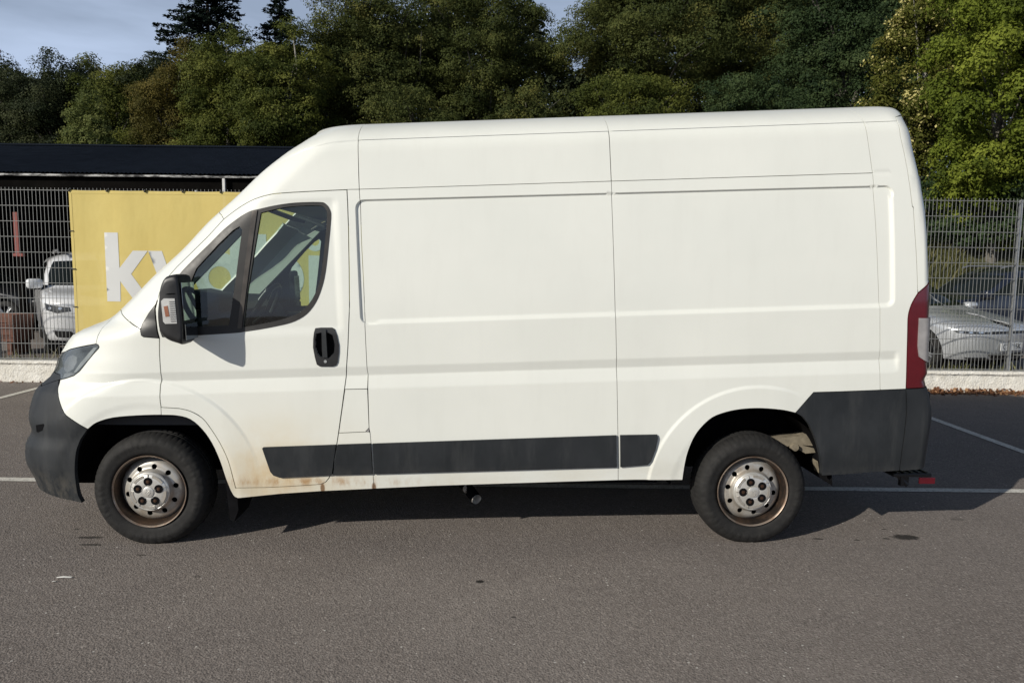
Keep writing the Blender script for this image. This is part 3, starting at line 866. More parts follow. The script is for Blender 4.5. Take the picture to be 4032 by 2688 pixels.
# -- cab doors
win = [(-1.535, 1.535), (-1.556, 1.47), (-1.566, 1.40), (-1.562, 1.30), (-1.552, 1.264)]
window = smooth_open(T['window'][:-1], 3) + win[::-1]
T['main_glass'] = smooth_open(T['main_glass'][:-2], 3) + T['main_glass'][-2:]
door = df + dtp + dr + db_ + da
dn, dfar = both('cab_door', door, M['van'], holes=[window, T['handle_hole']], cons=FEAT, gap=0.0034, fold=0.02)
for d_, sd, hh in ((dn, -1, 0.02), (dfar, 1, 0.04)):
    VAN.panel('window_frame', window, M['rubber_frame'], d_, h=hh, sides=(sd,), holes=[T['quarter_glass'], T['main_glass']], off=0.002, gap=-0.001, fold=0.02)
    VAN.panel('quarter_glass', T['quarter_glass'], M['glass'], d_, h=0.05, sides=(sd,), off=-0.006, gap=-0.004, fold=0)
    VAN.panel('window_glass', T['main_glass'], M['glass'], d_, h=0.05, sides=(sd,), off=-0.009, gap=-0.004, fold=0)
    VAN.panel('window_bar', T['bar'], M['bar'], d_, h=0.012, sides=(sd,), off=0.007, gap=0.001, fold=0.012)
    VAN.panel('door_trim', [(-1.54,1.25),(-1.55,.90),(-1.45,.83),(-1.33,.72),(-1.25,.52),(-1.2,.43),(-.76,.43),(-.68,.55),(-.58,1.0),(-.55,1.25)], M['interior'], d_, h=0.06, sides=(sd,), off=-0.05, gap=0.0, fold=0.0)
    cup = VAN.panel('door_handle', T['handle'], M['trim'], d_, h=0.012, sides=(sd,), holes=[T['handle_hole']], off=0.006, gap=0.001, fold=0.03)
    VAN.panel('handle_recess', T['handle_hole'], M['dark'], cup, h=0.015, sides=(sd,), off=-0.016, gap=-0.002, fold=0)
    VAN.panel('handle_grip', T['handle_grip'], M['plastic'], cup, h=0.01, sides=(sd,), off=0.014, gap=0.0, fold=0.014)
    lk = T['lock'][0]
    VAN.panel('lock_cylinder', [(lk[0] + 0.0085 * math.cos(a), lk[1] + 0.0085 * math.sin(a)) for a in np.linspace(0, 2 * math.pi, 14, endpoint=False)], M['galv'], cup, h=0.02, sides=(sd,), off=0.009, gap=0, fold=0.006)
    VAN.panel('rubbing_strip', T['strip_door'], M['plastic'], d_, h=0.02, sides=(sd,), off=0.012, gap=0.001, fold=0.014)

# -- sills and sides
s2 = T['seam2']
sill_b = T['sill_bot']
both('door_sill', T['arch_front'][4 * KS:] + sill_b[1:5] + [s2[-1], s2[-2], (-.6702, .4477), dr[-4], dr[-3], dr[-2], dr[-1]] + db_ + da + [df[0]], M['van'], gap=0.0015, fold=0.012, cons=ARC)
both('door_pillar', [dtp[-1]] + dr[:9] + [T['flap'][1]] + [p for p in s2[9:1:-1]], M['van'], cons=FEAT, gap=0.0018)
both('fuel_flap', T['flap'], M['van'], gap=0.0024)
both('flap_notch', [T['flap'][2], T['flap'][3], (-.4535, .6884)], M['tail_clear'], gap=0.001, fold=0.004)
both('lower_pillar', [T['flap'][4], T['flap'][3], (-.4522, .6884)] + s2[12:15] + [(-.6702, .4477)] + [dr[12], dr[11]], M['van'], gap=0.0018)
both('rubbing_strip', T['strip_b'], M['plastic'], off=0.012, gap=0.001, fold=0.014)
XM = 0.951
both('side_panel', s2[2:] + [sill_b[4], sill_b[5], sill_b[6], (XM, .3410), (XM, 1.0), (XM, 2.0345)], M['van'], cons=FEAT, gap=0.0015, fold=0.008)
rs = [(2.464, .8103), (2.461, .9), (2.455, 1.3), (2.44, 1.8), (2.43, 2.0345)]
both('rear_side_panel', [(XM, 2.0345), (XM, 1.0), (XM, .3410), sill_b[7]] + T['arch_rear'] + T['rbump_top'][1:4] + rs, M['van'], cons=FEAT, gap=0.0015, fold=0.008)
both('rubbing_strip', [(-.437, .6225), (.2, .6175), (.942, .612), (.942, .423), (.2, .434), (-.439, .4435)], M['plastic'], off=0.012, gap=0.001, fold=0.014)
both('rubbing_strip', [(.961, .612)] + T['strip_rear'][1:6] + [(.961, .423)], M['plastic'], off=0.012, gap=0.001, fold=0.014)
rs2 = [(2.43, 2.0345), (2.418, 2.16), (2.404, 2.309)]
both('rear_quarter', rs[:1] + [(2.6130, .8103)] + T['tail'][-2::-1] + T['pillar_rear'][::-1][:-2] + [(2.598, 2.309), (2.404, 2.309)] + rs2[-2::-1] + rs[-2:0:-1], M['van'], cons=FEAT, gap=0.0015, fold=0.008)
both('upper_side', [s2[2], (0.2, 2.0340), (XM, 2.0345), (XM, 2.309), (-.446, 2.309), (-.446, 2.2)], M['van'], gap=0.002, fold=0.010, h=0.03)
both('upper_side', [(XM, 2.0345)] + rs2 + [(XM, 2.309)], M['van'], gap=0.002, fold=0.010, h=0.03)
# -- roof skins
for x0, x1 in ((-.446, XM), (XM, 2.404)):
    VAN.panel('roof_skin', [(x0, 2.309), (x1, 2.309), (x1, 2.4), (x1, VT), (x0, VT), (x0, 2.4)], M['van'], van, h=0.03, joined=True, gap=0.0012, fold=0.006)
pr_top = T['pillar_rear'][0]
VAN.panel('roof_tail', [(2.404, 2.309), (2.598, 2.309), pr_top, (2.68, 2.365)] + [(VAN.ud(2.37), 2.37)] + centre(2.38, VT - 0.002, 6, True) + [(2.404, VT)], M['van'], van, h=0.025, joined=True, gap=0.0012, fold=0.006)

# -- tail
tail_out = [(2.805, .8123), (2.81, 1.0), (2.81, 1.2), (2.815, 1.42), (2.82, 1.46)]
both('rear_door', [(2.69, 2.358), pr_top] + T['pillar_rear'][1:] + [T['tail_top'][0]] + tail_out[::-1] + centre(.815, 2.36, 10, True), M['van'], gap=0.0025, h=0.03)
for sd in (-1, 1):
    tl = VAN.panel('tail_lamp', T['tail'] + tail_out + [T['tail_top'][0]], M['red'], van, h=0.014, sides=(sd,), off=0.004, gap=0.003, fold=0.02)
    VAN.panel('reversing_lens', T['tail_clear'][:5] + [(2.79, .955), (2.79, 1.21)], M['tail_clear'], tl, h=0.014, sides=(sd,), off=0.014, gap=0.001, fold=0.015)
both('rear_bumper_side', T['rbump_top'] + T['rbump_seam'][1:] + T['rbump_bot'][1::-1] + T['rbump_arch'][::-1], M['plastic'], gap=0.002, off=0.003, fold=0.03)
VAN.panel('rear_bumper', T['rbump_seam'] + T['rbump_bot2'] + [(2.86, .332)] + centre(.335, .815, 6, True) + [(2.8, .812)], M['plastic'], van, h=0.025, joined=True, gap=0.002, off=0.008, fold=0.04)

# -- door mirrors
def smooth_loop(pts, n):
    p = np.array(pts, float); m = len(p); out = []
    for i in range(n):
        t = i * m / n; k = int(t); f = t - k
        a, b, c, d = p[(k - 1) % m], p[k % m], p[(k + 1) % m], p[(k + 2) % m]
        out.append(0.5 * ((2 * b) + (-a + c) * f + (2 * a - 5 * b + 4 * c - d) * f * f + (-a + 3 * b - 3 * c + d) * f ** 3))
    return np.array(out)
MIR = [(-1.362,1.602),(-1.41,1.598),(-1.434,1.581),(-1.455,1.534),(-1.467,1.467),(-1.478,1.40),(-1.478,1.332),(-1.465,1.29),(-1.437,1.262),(-1.391,1.243),(-1.362,1.239),(-1.354,1.30),(-1.352,1.361),(-1.354,1.497),(-1.356,1.56)]
def build_mirror(sd):
    lp = smooth_loop(MIR, 60); c = lp.mean(0)
    secs = [(-1.236, .80), (-1.234, .90), (-1.226, .96), (-1.212, .99), (-1.18, 1.0), (-1.10, .99), (-1.06, .95), (-1.045, .86), (-1.04, .6)]
    v, f = [], []
    for y, k in secs:
        for p in lp:
            q = c + (p - c) * k
            v.append((q[0], y, q[1]))
    n = len(lp)
    for i in range(len(secs) - 1):
        for k in range(n):
            f.append((i * n + k, i * n + (k + 1) % n, (i + 1) * n + (k + 1) % n, (i + 1) * n + k))
    f.append(tuple(range(n))); f.append(tuple((len(secs) - 1) * n + k for k in range(n)))
    def V(q): 
        q = b2v(q); q[..., 1] *= -sd; return q
    mb = MB(); mb.add(V(np.array(v)), f)
    o = mb.build('door_mirror', M['trim'], van, True, 50)
    mb = MB(); mb.prism([(-1.449,1.468),(-1.434,1.481),(-1.379,1.479),(-1.377,1.349),(-1.437,1.349),(-1.447,1.362)], -1.2385, -1.22)
    mb.v = [tuple(q) for q in V(np.array(mb.v))]
    ln = mb.build('mirror_indicator', M['clear'], o)
    mb = MB(); mb.prism([(-1.437,1.440),(-1.417,1.443),(-1.412,1.388),(-1.432,1.386)], -1.2405, -1.235)
    mb.v = [tuple(q) for q in V(np.array(mb.v))]
    mb.build('amber_bulb', M['amber'], o)
    mb = MB()
    for k in range(10):
        mb.box((-1.394, -1.2405, 1.362 + 0.0112 * k), (0.026, 0.003, 0.004))
    mb.v = [tuple(q) for q in V(np.array(mb.v))]
    tag(mb.build('lens_ribs', M['chrome'], o), kind='stuff')
    for c_, d_ in (((-1.3485, -1.135, 1.46), (0.004, 0.165, 0.20)), ((-1.3465, -1.135, 1.30), (0.004, 0.16, 0.085))):
        mb = MB().box(c_, d_, bev=0.0015)
        mb.v = [tuple(q) for q in V(np.array(mb.v))]
        mb.build('mirror_glass', M['mirror'], o)
    for pts, rr in (([(-1.52, -0.98, 1.31), (-1.47, -1.02, 1.33), (-1.42, -1.06, 1.345)], [0.05, 0.042, 0.038]), ([(-1.50, -0.98, 1.50), (-1.46, -1.02, 1.51), (-1.42, -1.06, 1.515)], [0.034, 0.028, 0.026])):
        mb = MB().tube(pts, rr, 12)
        mb.v = [tuple(q) for q in V(np.array(mb.v))]
        mb.build('mirror_arm', M['trim'], o, True)
    mb = MB().tube([(-1.374, -1.232, 1.503), (-1.40, -1.2335, 1.503), (-1.44, -1.23, 1.50), (-1.462, -1.21, 1.497)], 0.005)
    mb.v = [tuple(q) for q in V(np.array(mb.v))]
    mb.build('housing_groove', M['dark'], o, True)
for sd in (-1, 1):
    build_mirror(sd)

# -- wheels
def build_wheel():
    TY = [(.203,.022),(.214,.008),(.224,.001),(.236,-.002),(.252,-.004),(.262,-.0065),(.276,-.0065),(.282,-.004),(.294,.001),(.304,.009),(.312,.019),(.321,.033),(.3265,.05),(.3285,.064),(.3285,.076),(.3225,.078),(.3225,.086),(.329,.088),(.329,.104),(.3225,.106),(.3225,.114),(.329,.116),(.3285,.142),(.3265,.158),(.321,.175),(.308,.192),(.285,.204),(.25,.208),(.214,.2),(.203,.186)]
    NS = 320
    v, f = [], []
    n = len(TY)
    for k in range(NS):
        a = 2 * math.pi * k / NS
        notch = (k % 5 == 0)
        for i, (r, y) in enumerate(TY):
            if notch and 11 <= i <= 13: r -= 0.0035
            if notch and 21 <= i <= 24: r -= 0.0055
            if i in (8, 9) and (k % 8) < 5: y -= 0.0022
            if i in (5, 6) and ((k // 3) % 24) in (3, 4, 6, 8, 9, 11, 12, 14): y -= 0.002
            v.append((r * math.cos(a), y, r * math.sin(a)))
    for k in range(NS):
        k2 = (k + 1) % NS
        for i in range(n - 1):
            f.append((k * n + i, k * n + i + 1, k2 * n + i + 1, k2 * n + i))
    root_mb = MB().lathe([(.200,.02),(.2055,.006),(.2085,.0),(.2065,-.004),(.2015,.0),(.1995,.006)], 96)
    tyre_me = mesh_np('tyre', v, f, True)
    tyre_me.set_sharp_from_angle(angle=R(38))
    return root_mb, tyre_me
rim_mb, tyre_me = build_wheel()
def disc_mesh():
    prof = pchip([.10,.112,.118,.126,.15,.166,.1765,.183],[.022,.016,.024,.034,.038,.047,.060,.070])
    hol = []
    for k in range(10):
        a = 2 * math.pi * (k + .3) / 10
        hol.append(np.array([(0.1365 * math.cos(a) + 0.0150 * math.cos(b), 0.1365 * math.sin(a) + 0.0150 * math.sin(b)) for b in np.linspace(0, 2 * math.pi, 18, endpoint=False)]))
    outer = np.array([(.183 * math.cos(b), .183 * math.sin(b)) for b in np.linspace(0, 2 * math.pi, 120, endpoint=False)])
    inner = np.array([(.10 * math.cos(b), .10 * math.sin(b)) for b in np.linspace(0, 2 * math.pi, 72, endpoint=False)])
    loops = [outer, inner] + hol
    G = []
    for r in (.106, .112, .115, .118, .122, .126, .1335, .142, .15, .158, .166, .171, .1745):
        G += [(r * math.cos(b), r * math.sin(b)) for b in np.linspace(0, 2 * math.pi, 120, endpoint=False)]
    G = np.array(G)
    for h_ in hol: G = G[~inpoly(G, h_)]
    dd = np.full(len(G), 1e9)
    for h_ in hol: dd = np.minimum(dd, dist_poly(G, h_))
    G = G[dd > .002]
    allp = np.concatenate(loops + [G]); edges = []; o = 0
    for L in loops:
        edges += [(o + i, o + (i + 1) % len(L)) for i in range(len(L))]; o += len(L)
    vs, es, fs, *_ = delaunay_2d_cdt([Vector(p) for p in allp], edges, [], 0, 1e-7)
    V = np.array([tuple(p) for p in vs]); F = np.array([tuple(q) for q in fs if len(q) == 3]); c = V[F].mean(1)
    keep = inpoly(c, outer) & ~inpoly(c, inner)
    for h_ in hol: keep &= ~inpoly(c, h_)
    F = F[keep]
    verts = [(p[0], float(prof(math.hypot(*p))), p[1]) for p in V]
    faces = [tuple(int(i) for i in q) for q in F]
    ec = {}
    for q in faces:
        for a, b in ((q[0], q[1]), (q[1], q[2]), (q[2], q[0])): ec[(a, b)] = 1
    for a, b in [e for e in ec if (e[1], e[0]) not in ec]:
        if math.hypot(verts[a][0], verts[a][2]) > .17: continue
        i = len(verts); verts += [(verts[a][0], verts[a][1] + .006, verts[a][2]), (verts[b][0], verts[b][1] + .006, verts[b][2])]
        faces.append((a, b, i + 1, i))
    me = mesh_np('wheel_disc', verts, faces, True)
    bm = bmesh.new(); bm.from_mesh(me); bmesh.ops.recalc_face_normals(bm, faces=bm.faces); bm.to_mesh(me); bm.free()
    me.set_sharp_from_angle(angle=R(45))
    return me
disc_me = disc_mesh()
cap_mb = MB().lathe([(.1135,.016),(.1145,.006),(.112,.0),(.107,-.003),(.104,-.001),(.1015,-.004),(.098,-.0075),(.075,-.0105),(.05,-.0125),(.034,-.013),(.032,-.012),(.031,-.0165),(.026,-.0185),(.0005,-.019)], 72)
emb = MB()
for (x, z, l, a) in ((-.006,.012,.016,.9),(.004,.006,.018,-.5),(.010,-.004,.014,1.9),(-.004,-.006,.016,.3),(.002,-.014,.012,-1.0),(-.012,.002,.010,2.2),(.010,.013,.010,.2)):
    emb.box((x, -.0195, z), (l, .002, .004), Matrix.Rotation(a, 4, 'Y'), 0.0007)
slots = MB()
for k in range(5):
    a0 = 2 * math.pi * k / 5 + .95
    pts = [(.0985 * math.cos(a0 + t), .0985 * math.sin(a0 + t)) for t in np.linspace(-.36, .36, 9)] + [(.084 * math.cos(a0 + t), .084 * math.sin(a0 + t)) for t in np.linspace(.36, -.36, 9)]
    slots.prism(pts, -.0115, -.006)
ribs = MB()
for k in range(5):
    a0 = 2 * math.pi * k / 5 + .95 + math.pi / 5
    ribs.box((.088 * math.cos(a0), -.0105, .088 * math.sin(a0)), (.026, .003, .0035), Matrix.Rotation(-a0, 4, 'Y'))
def nut_mesh():
    a = MB().lathe([(.0235,-.0085),(.0245,-.0128),(.0232,-.0138),(.0222,-.0128),(.0005,-.0128)], 24)
    b = MB()
    hexa = [(.0105 * math.cos(t), .0105 * math.sin(t)) for t in np.linspace(0, 2 * math.pi, 6, endpoint=False)]
    b.prism(hexa, -.0155, -.011); b.lathe([(.0062,-.0155),(.0058,-.0175),(.0005,-.018)], 12)
    return a, b
nut_a, nut_b = nut_mesh()
wheel_parts = None
def make_wheel(loc, rz, spin, first=None):
    if first is None:
        w = rim_mb.build('wheel', M['rim_edge'], van, True, 40)
        link('tyre', tyre_me, M['tyre'], w)
        link('wheel_disc', disc_me, M['rim'], w)
        MB().lathe([(.179,.075),(.06,.075),(.0005,.075)], 48).build('brake_shadow_plate', M['dark'], w)
        MB().lathe([(.1995,.006),(.1985,.010),(.194,.018),(.190,.030),(.1875,.050),(.1815,.066),(.178,.10),(.18,.19),(.203,.195)], 96).build('rim_barrel', M['barrel'], w, True, 40)
        hc = cap_mb.build('hub_cap', M['hubcap'], w, True, 40)
        tag(emb.build('emblem', M['hubcap'], w), kind='stuff')
        tag(slots.build('cap_slots', M['rim'], w), kind='stuff')
        tag(ribs.build('cap_ribs', M['rim'], w), kind='stuff')
        for k in range(5):
            a = 2 * math.pi * k / 5 + .32
            o = nut_a.build('nut_well', M['dark'], w, True, 40); o.location = (.0605 * math.cos(a), 0, .0605 * math.sin(a))
            o = nut_b.build('wheel_nut', M['nut'], w); o.location = (.0605 * math.cos(a), 0, .0605 * math.sin(a))
    else:
        w = first.copy(); COL.objects.link(w); w.parent = van
        for ch in first.children:
            c = ch.copy(); COL.objects.link(c); c.parent = w
    w.location = loc
    w.rotation_euler = (0, spin, rz)
    return w
w0 = make_wheel((-1.7254, -0.990, 0.3120), 0.0, 0.0)
make_wheel((1.7253, -0.990, 0.3140), 0.0, 2.2, w0)
make_wheel((-1.7254, 0.990, 0.3120), math.pi, 1.0, w0)
make_wheel((1.7253, 0.990, 0.3140), math.pi, 0.4, w0)

# -- arches, underbody
for hx in (-1.7254, 1.7253):
    for sd in (-1, 1):
        n = 28
        v, f = [], []
        for k in range(n + 1):
            a = R(2) + (math.pi - R(4)) * k / n
            for y in (-.972, -.55):
                v.append((hx + .478 * math.cos(a), y * -sd, .325 + .478 * math.sin(a)))
        for k in range(n):
            f.append((2 * k, 2 * k + 1, 2 * k + 3, 2 * k + 2))
        f.append(tuple(2 * k + 1 for k in range(n + 1)))
        MB().add(v, f).build('wheel_arch_liner', M['dark'], van)
mb = MB()
mb.box((0.0, 0, .40), (2.35, 1.86, .10)); mb.box((2.42, 0, .52), (.50, 1.84, .12)); mb.box((-.05, 0, .31), (2.2, 1.2, .12))
mb.box((-1.75, 0, .42), (1.1, .95, .25)); mb.box((1.725, 0, .30), (.16, 1.5, .14)); mb.box((-2.25, 0, .36), (.3, 1.3, .2)); mb.box((2.2, 0, .40), (.9, .9, .16))
mb.build('underbody', M['dark'], van)
mb = MB()
mb.tube([(-.35, -.30, .33), (-.10, -.45, .31), (0.02, -.62, .272), (.075, -.72, .236), (.118, -.80, .205)], .033, 20, cap=False)
ex = mb.build('exhaust_pipe', M['dark'], van, True)
mb = MB(); mb.tube([(.060, -.70, .245), (.1195, -.802, .2045)], .0305, 20, cap=False)
mb.build('exhaust_tip', M['exhaust'], ex, True)  # pale inner tube paints the sunlit inside; outer pipe kept black
mb = MB(); mb.prism([(-1.315, .50), (-1.262, .50), (-1.240, .30), (-1.235, .20), (-1.262, .13), (-1.285, .15), (-1.297, .3)], -.98, -.72)
mb.build('mud_flap', M['dark'], van)
mb = MB()
mb.prism([tuple(b2v((x, 0, z))[[0, 2]]) for x, z in [(1.90,.49),(2.0,.500),(2.10,.505),(2.195,.53),(2.225,.45),(2.19,.44),(2.06,.452),(1.95,.43)]], -.80, -.70)
mb.prism([tuple(b2v((x, 0, z))[[0, 2]]) for x, z in [(2.06,.44),(2.13,.395),(2.21,.40),(2.205,.33),(2.215,.27),(2.245,.28),(2.25,.45),(2.18,.425),(2.1,.45)]], -.80, -.73)
mb.tube([b2v((2.055, -.83, .442)), b2v((2.055, -.70, .442))], .022, 12)
mb.build('leaf_spring_hanger', M['beige_metal'], van)
mb = MB(); mb.box(tuple(b2v((2.42, -.86, .305))), (.36, .05, .028), Matrix.Rotation(-RAKE, 4, 'Y'), .006)
mb.box(tuple(b2v((2.30, -.70, .275))), (.05, .04, .05), Matrix.Rotation(-RAKE, 4, 'Y'), .006)
mb.build('rear_rail', M['beige_metal'], van)
q = b2v((2.785, -.57, .236)); mb = MB(); mb.box(tuple(q), (.24, .50, .022), None, .005)
for k in range(5): mb.box((q[0] - .09 + .045 * k, q[1], q[2] + .014), (.012, .48, .008))
mb.box((q[0] - .02, q[1] - .19, q[2] - .045), (.05, .03, .07)); mb.tube([(q[0] - .12, q[1] - .15, q[2] + .06), (q[0] + .0, q[1] - .2, q[2] - .075)], .016, 10)
st = mb.build('rear_step', M['trim'], van); tag(st, kind='stuff')
mb = MB(); q = b2v((2.885, -.80, .194)); mb.box(tuple(q), (.100, .012, .040), None, .004); mb.build('step_reflector', M['red_reflector'], st)
mb = MB(); q = b2v((2.755, -.83, 1.985)); mb.box(tuple(q), (.05, .03, .075), Matrix.Rotation(-.2, 4, 'Y'), .008); mb.build('rear_door_hinge', M['tail_clear'], van)
mb = MB(); q = b2v((2.842, -.80, .713)); mb.box(tuple(q), (.05, .10, .09), None, .012); mb.build('bumper_corner_block', M['trim'], van)

# -- cab interior
mb = MB()
mb.prism([tuple(b2v((x, 0, z))[[0, 2]]) for x, z in [(-1.86,1.30),(-1.74,1.355),(-1.55,1.385),(-1.42,1.35),(-1.36,1.22),(-1.34,.98),(-1.60,.86),(-1.86,.9)]], -.86, .86)
mb.build('dashboard', M['interior'], van)
mb = MB(); mb.box(tuple(b2v((-1.47, -.46, 1.435))), (.24, .40, .11), Matrix.Rotation(.2, 4, 'Y'), .04); mb.build('instrument_hood', M['interior'], van, True)
q = Vector(b2v((-1.17, -.46, 1.34)))
tilt = Matrix.Translation(q) @ Matrix.Rotation(R(-62), 4, 'Y')
mb = MB(); mb.tube([tilt @ Vector((.20 * math.cos(a), .20 * math.sin(a), 0)) for a in np.linspace(0, 2 * math.pi, 40)], .016, 10, cap=False)
for a in (0, 2.1, 4.2): mb.tube([tilt @ Vector((.19 * math.cos(a), .19 * math.sin(a), 0)), tilt @ Vector((0, 0, -.02))], .014, 8)
mb.tube([tilt @ Vector((0, 0, 0)), tilt @ Vector((0, 0, -.30))], .03, 10)
mb.build('steering_wheel', M['trim'], van, True)
for sd in (-1, 1):
    mb = MB(); mb.prism([tuple(b2v((x, 0, z))[[0, 2]]) for x, z in [(-1.70, 1.44), (-1.56, 1.43), (-1.06, 1.90), (-1.20, 1.94)]], .80 * sd, .835 * sd)
    mb.build('pillar_trim', M['interior_light'], van)
mb = MB(); mb.box((-0.29, 0, 1.15), (.03, 1.86, 1.55)); mb.build('bulkhead', M['interior'], van)
mb = MB()
mb.prism([tuple(b2v((x, 0, z))[[0, 2]]) for x, z in [(-1.0,2.03),(-.30,2.06),(-.30,2.02),(-.85,1.985),(-1.0,1.975)]], -.84, .84)
mb.build('headliner', M['interior_light'], van)
for y0 in (-.46, .46):
    MB().box(tuple(b2v((-1.0, y0, 1.945))), (.20, .34, .02), Matrix.Rotation(.35, 4, 'Y'), .006).build('sun_visor', M['interior'], van)
for y0 in (-.48, .10, .55):
    mb = MB(); mb.box((-.62, y0, .90), (.50, .46 if y0 < 0 else .42, .16), None, .05); mb.box((-.42, y0, 1.20), (.14, .44 if y0 < 0 else .40, .55), Matrix.Rotation(.14, 4, 'Y'), .05); mb.build('seat', M['cloth'], van, True)
mb = MB(); mb.box((-1.1, 0, .70), (1.9, 1.8, .05)); mb.build('cab_floor', M['interior'], van)

# ------------------------------------------------------------------ ground, markings
def asphalt():
    m, nt, bs, out = mat_new('asphalt')
    co = objco(nt)
    big = noise(nt, 0.55, 6, 0.68, co)
    col = mixc(nt, ramp(nt, big.outputs['Fac'], 0.36, 0.64), (0.164, 0.140, 0.126), (0.226, 0.198, 0.179))
    mid = noise(nt, 2.4, 5, 0.65, co)
    col = mixc(nt, ramp(nt, mid.outputs['Fac'], 0.35, 0.65, 0.0, 0.35), col, (0.142, 0.125, 0.117))
    vo = nt.nodes.new('ShaderNodeTexVoronoi'); vo.inputs['Scale'].default_value = 115.0
    nt.links.new(co, vo.inputs['Vector'])
    sp = nt.nodes.new('ShaderNodeSeparateColor'); nt.links.new(vo.outputs['Color'], sp.inputs[0])
    col = mixc(nt, ramp(nt, sp.outputs[0], 0.0, 1.0, 0.0, 0.8), col, mixc(nt, sp.outputs[1], (0.094, 0.083, 0.076), (0.325, 0.292, 0.266)))
    # bright grit chips
    vo2 = nt.nodes.new('ShaderNodeTexVoronoi'); vo2.inputs['Scale'].default_value = 42.0
    nt.links.new(co, vo2.inputs['Vector'])
    sp2 = nt.nodes.new('ShaderNodeSeparateColor'); nt.links.new(vo2.outputs['Color'], sp2.inputs[0])
    chip = mathn(nt, 'MULTIPLY', ramp(nt, sp2.outputs[0], 0.972, 0.976), ramp(nt, vo2.outputs['Distance'], 0.24, 0.19))
    col = mixc(nt, mathn(nt, 'MULTIPLY', chip, 0.7), col, (0.62, 0.60, 0.56))
    # oil drips and damp spots
    sx = nt.nodes.new('ShaderNodeSeparateXYZ'); nt.links.new(co, sx.inputs[0])
    wob = noise(nt, 26.0, 4, 0.7, co)
    acc = None
    for (x, y, a, b, k) in ((2.39, 4.33, .085, .045, .92), (2.26, 4.30, .022, .014, .8), (-2.45, 4.17, .075, .020, .8), (-2.38, 4.06, .07, .014, .8), (-2.02, 3.92, .030, .010, .7), (-0.149, 3.629, .022, .018, 1.0), (1.844, 4.284, .035, .014, .75), (2.073, 4.271, .02, .012, .75), (2.33, 4.46, .02, .012, .7), (-2.6, 4.30, .022, .012, .6), (-1.6, 3.65, .02, .01, .5), (2.9, 4.66, .05, .02, .4), (0.02, 3.25, .012, .008, .8), (-1.3, 4.42, .03, .012, .5)):
        dx = mathn(nt, 'DIVIDE', mathn(nt, 'SUBTRACT', sx.outputs[0], x), a)
        dy = mathn(nt, 'DIVIDE', mathn(nt, 'SUBTRACT', sx.outputs[1], y), b)
        d = mathn(nt, 'ADD', mathn(nt, 'MULTIPLY', dx, dx), mathn(nt, 'MULTIPLY', dy, dy))
        d = mathn(nt, 'ADD', d, mathn(nt, 'MULTIPLY', mathn(nt, 'SUBTRACT', wob.outputs['Fac'], .5), 2.2))
        f = mathn(nt, 'MULTIPLY', ramp(nt, d, 1.25, 0.55), k)
        acc = f if acc is None else mathn(nt, 'MAXIMUM', acc, f)
    col = mixc(nt, acc, col, (0.022, 0.020, 0.018))
    nt.links.new(col, bs.inputs['Base Color'])
    bs.inputs['Roughness'].default_value = 0.93
    bs.inputs['Specular IOR Level'].default_value = 0.25
    nb = nt.nodes.new('ShaderNodeTexVoronoi'); nb.inputs['Scale'].default_value = 110.0
    nt.links.new(co, nb.inputs['Vector'])
    h = mathn(nt, 'ADD', nb.outputs['Distance'], mathn(nt, 'MULTIPLY', noise(nt, 260, 3, .6, co).outputs['Fac'], 0.6))
    nt.links.new(bump(nt, h, 0.55, 0.006), bs.inputs['Normal'])
    return m
M['asphalt'] = asphalt()
g = MB().add([(-220, -60, 0), (220, -60, 0), (220, 400, 0), (-220, 400, 0)], [(0, 1, 2, 3)]).build('ground', M['asphalt'])
tag(g, kind='structure')

def line_paint():
    m, nt, bs, out = mat_new('road_marking_paint')
    co = objco(nt)
    n = noise(nt, 38, 6, 0.75, co); n2 = noise(nt, 5, 4, 0.6, co)
    f = mathn(nt, 'MULTIPLY', ramp(nt, n.outputs['Fac'], 0.36, 0.50), ramp(nt, n2.outputs['Fac'], 0.30, 0.48, 0.65, 1.0))
    nt.links.new(mixc(nt, f, (0.30, 0.28, 0.25), (0.66, 0.64, 0.58)), bs.inputs['Base Color'])
    bs.inputs['Roughness'].default_value = 0.8
    nt.links.new(bump(nt, n.outputs['Fac'], 0.3, 0.003), bs.inputs['Normal'])
    return m
M['line'] = line_paint()
def strip(x0, x1, y0, y1):
    n = max(1, int((x1 - x0) / 0.5)); m_ = max(1, int((y1 - y0) / 0.5))
    v = [(x0 + (x1 - x0) * i / n, y0 + (y1 - y0) * j / m_, 0.004) for j in range(m_ + 1) for i in range(n + 1)]
    f = [(j * (n + 1) + i, j * (n + 1) + i + 1, (j + 1) * (n + 1) + i + 1, (j + 1) * (n + 1) + i) for j in range(m_) for i in range(n)]
    o = MB().add(v, f).build('painted_line', M['line']); tag(o, kind='structure'); return o
strip(-14, 14, 5.242, 5.332)
for x in (-8.53, -5.945, -3.31, -0.675, 1.96, 4.575, 7.2, 9.8):
    strip(x - .045, x + .045, 5.336, 9.40)
# scraps of litter in front of the van
M['paper'] = simple('torn_paper', (0.75, 0.74, 0.70), 0.8, var=0.06)
mb = MB()
mb.add([(-2.300, 3.604, .004), (-2.262, 3.600, .008), (-2.226, 3.606, .004), (-2.222, 3.618, .006), (-2.262, 3.616, .010), (-2.298, 3.616, .005)], [(0, 1, 4, 5), (1, 2, 3, 4)])
lit = mb.build('paper_scrap', M['paper']); tag(lit, 'long torn scrap of white paper lying on asphalt before the front wheel', 'litter', 'white scraps on the asphalt')
mb = MB().add([(-2.295, 3.556, .004), (-2.276, 3.552, .008), (-2.272, 3.566, .005), (-2.292, 3.570, .004)], [(0, 1, 2, 3)])
lit = mb.build('paper_scrap', M['paper']); tag(lit, 'smaller white paper fleck lying just in front of the long torn scrap', 'litter', 'white scraps on the asphalt')

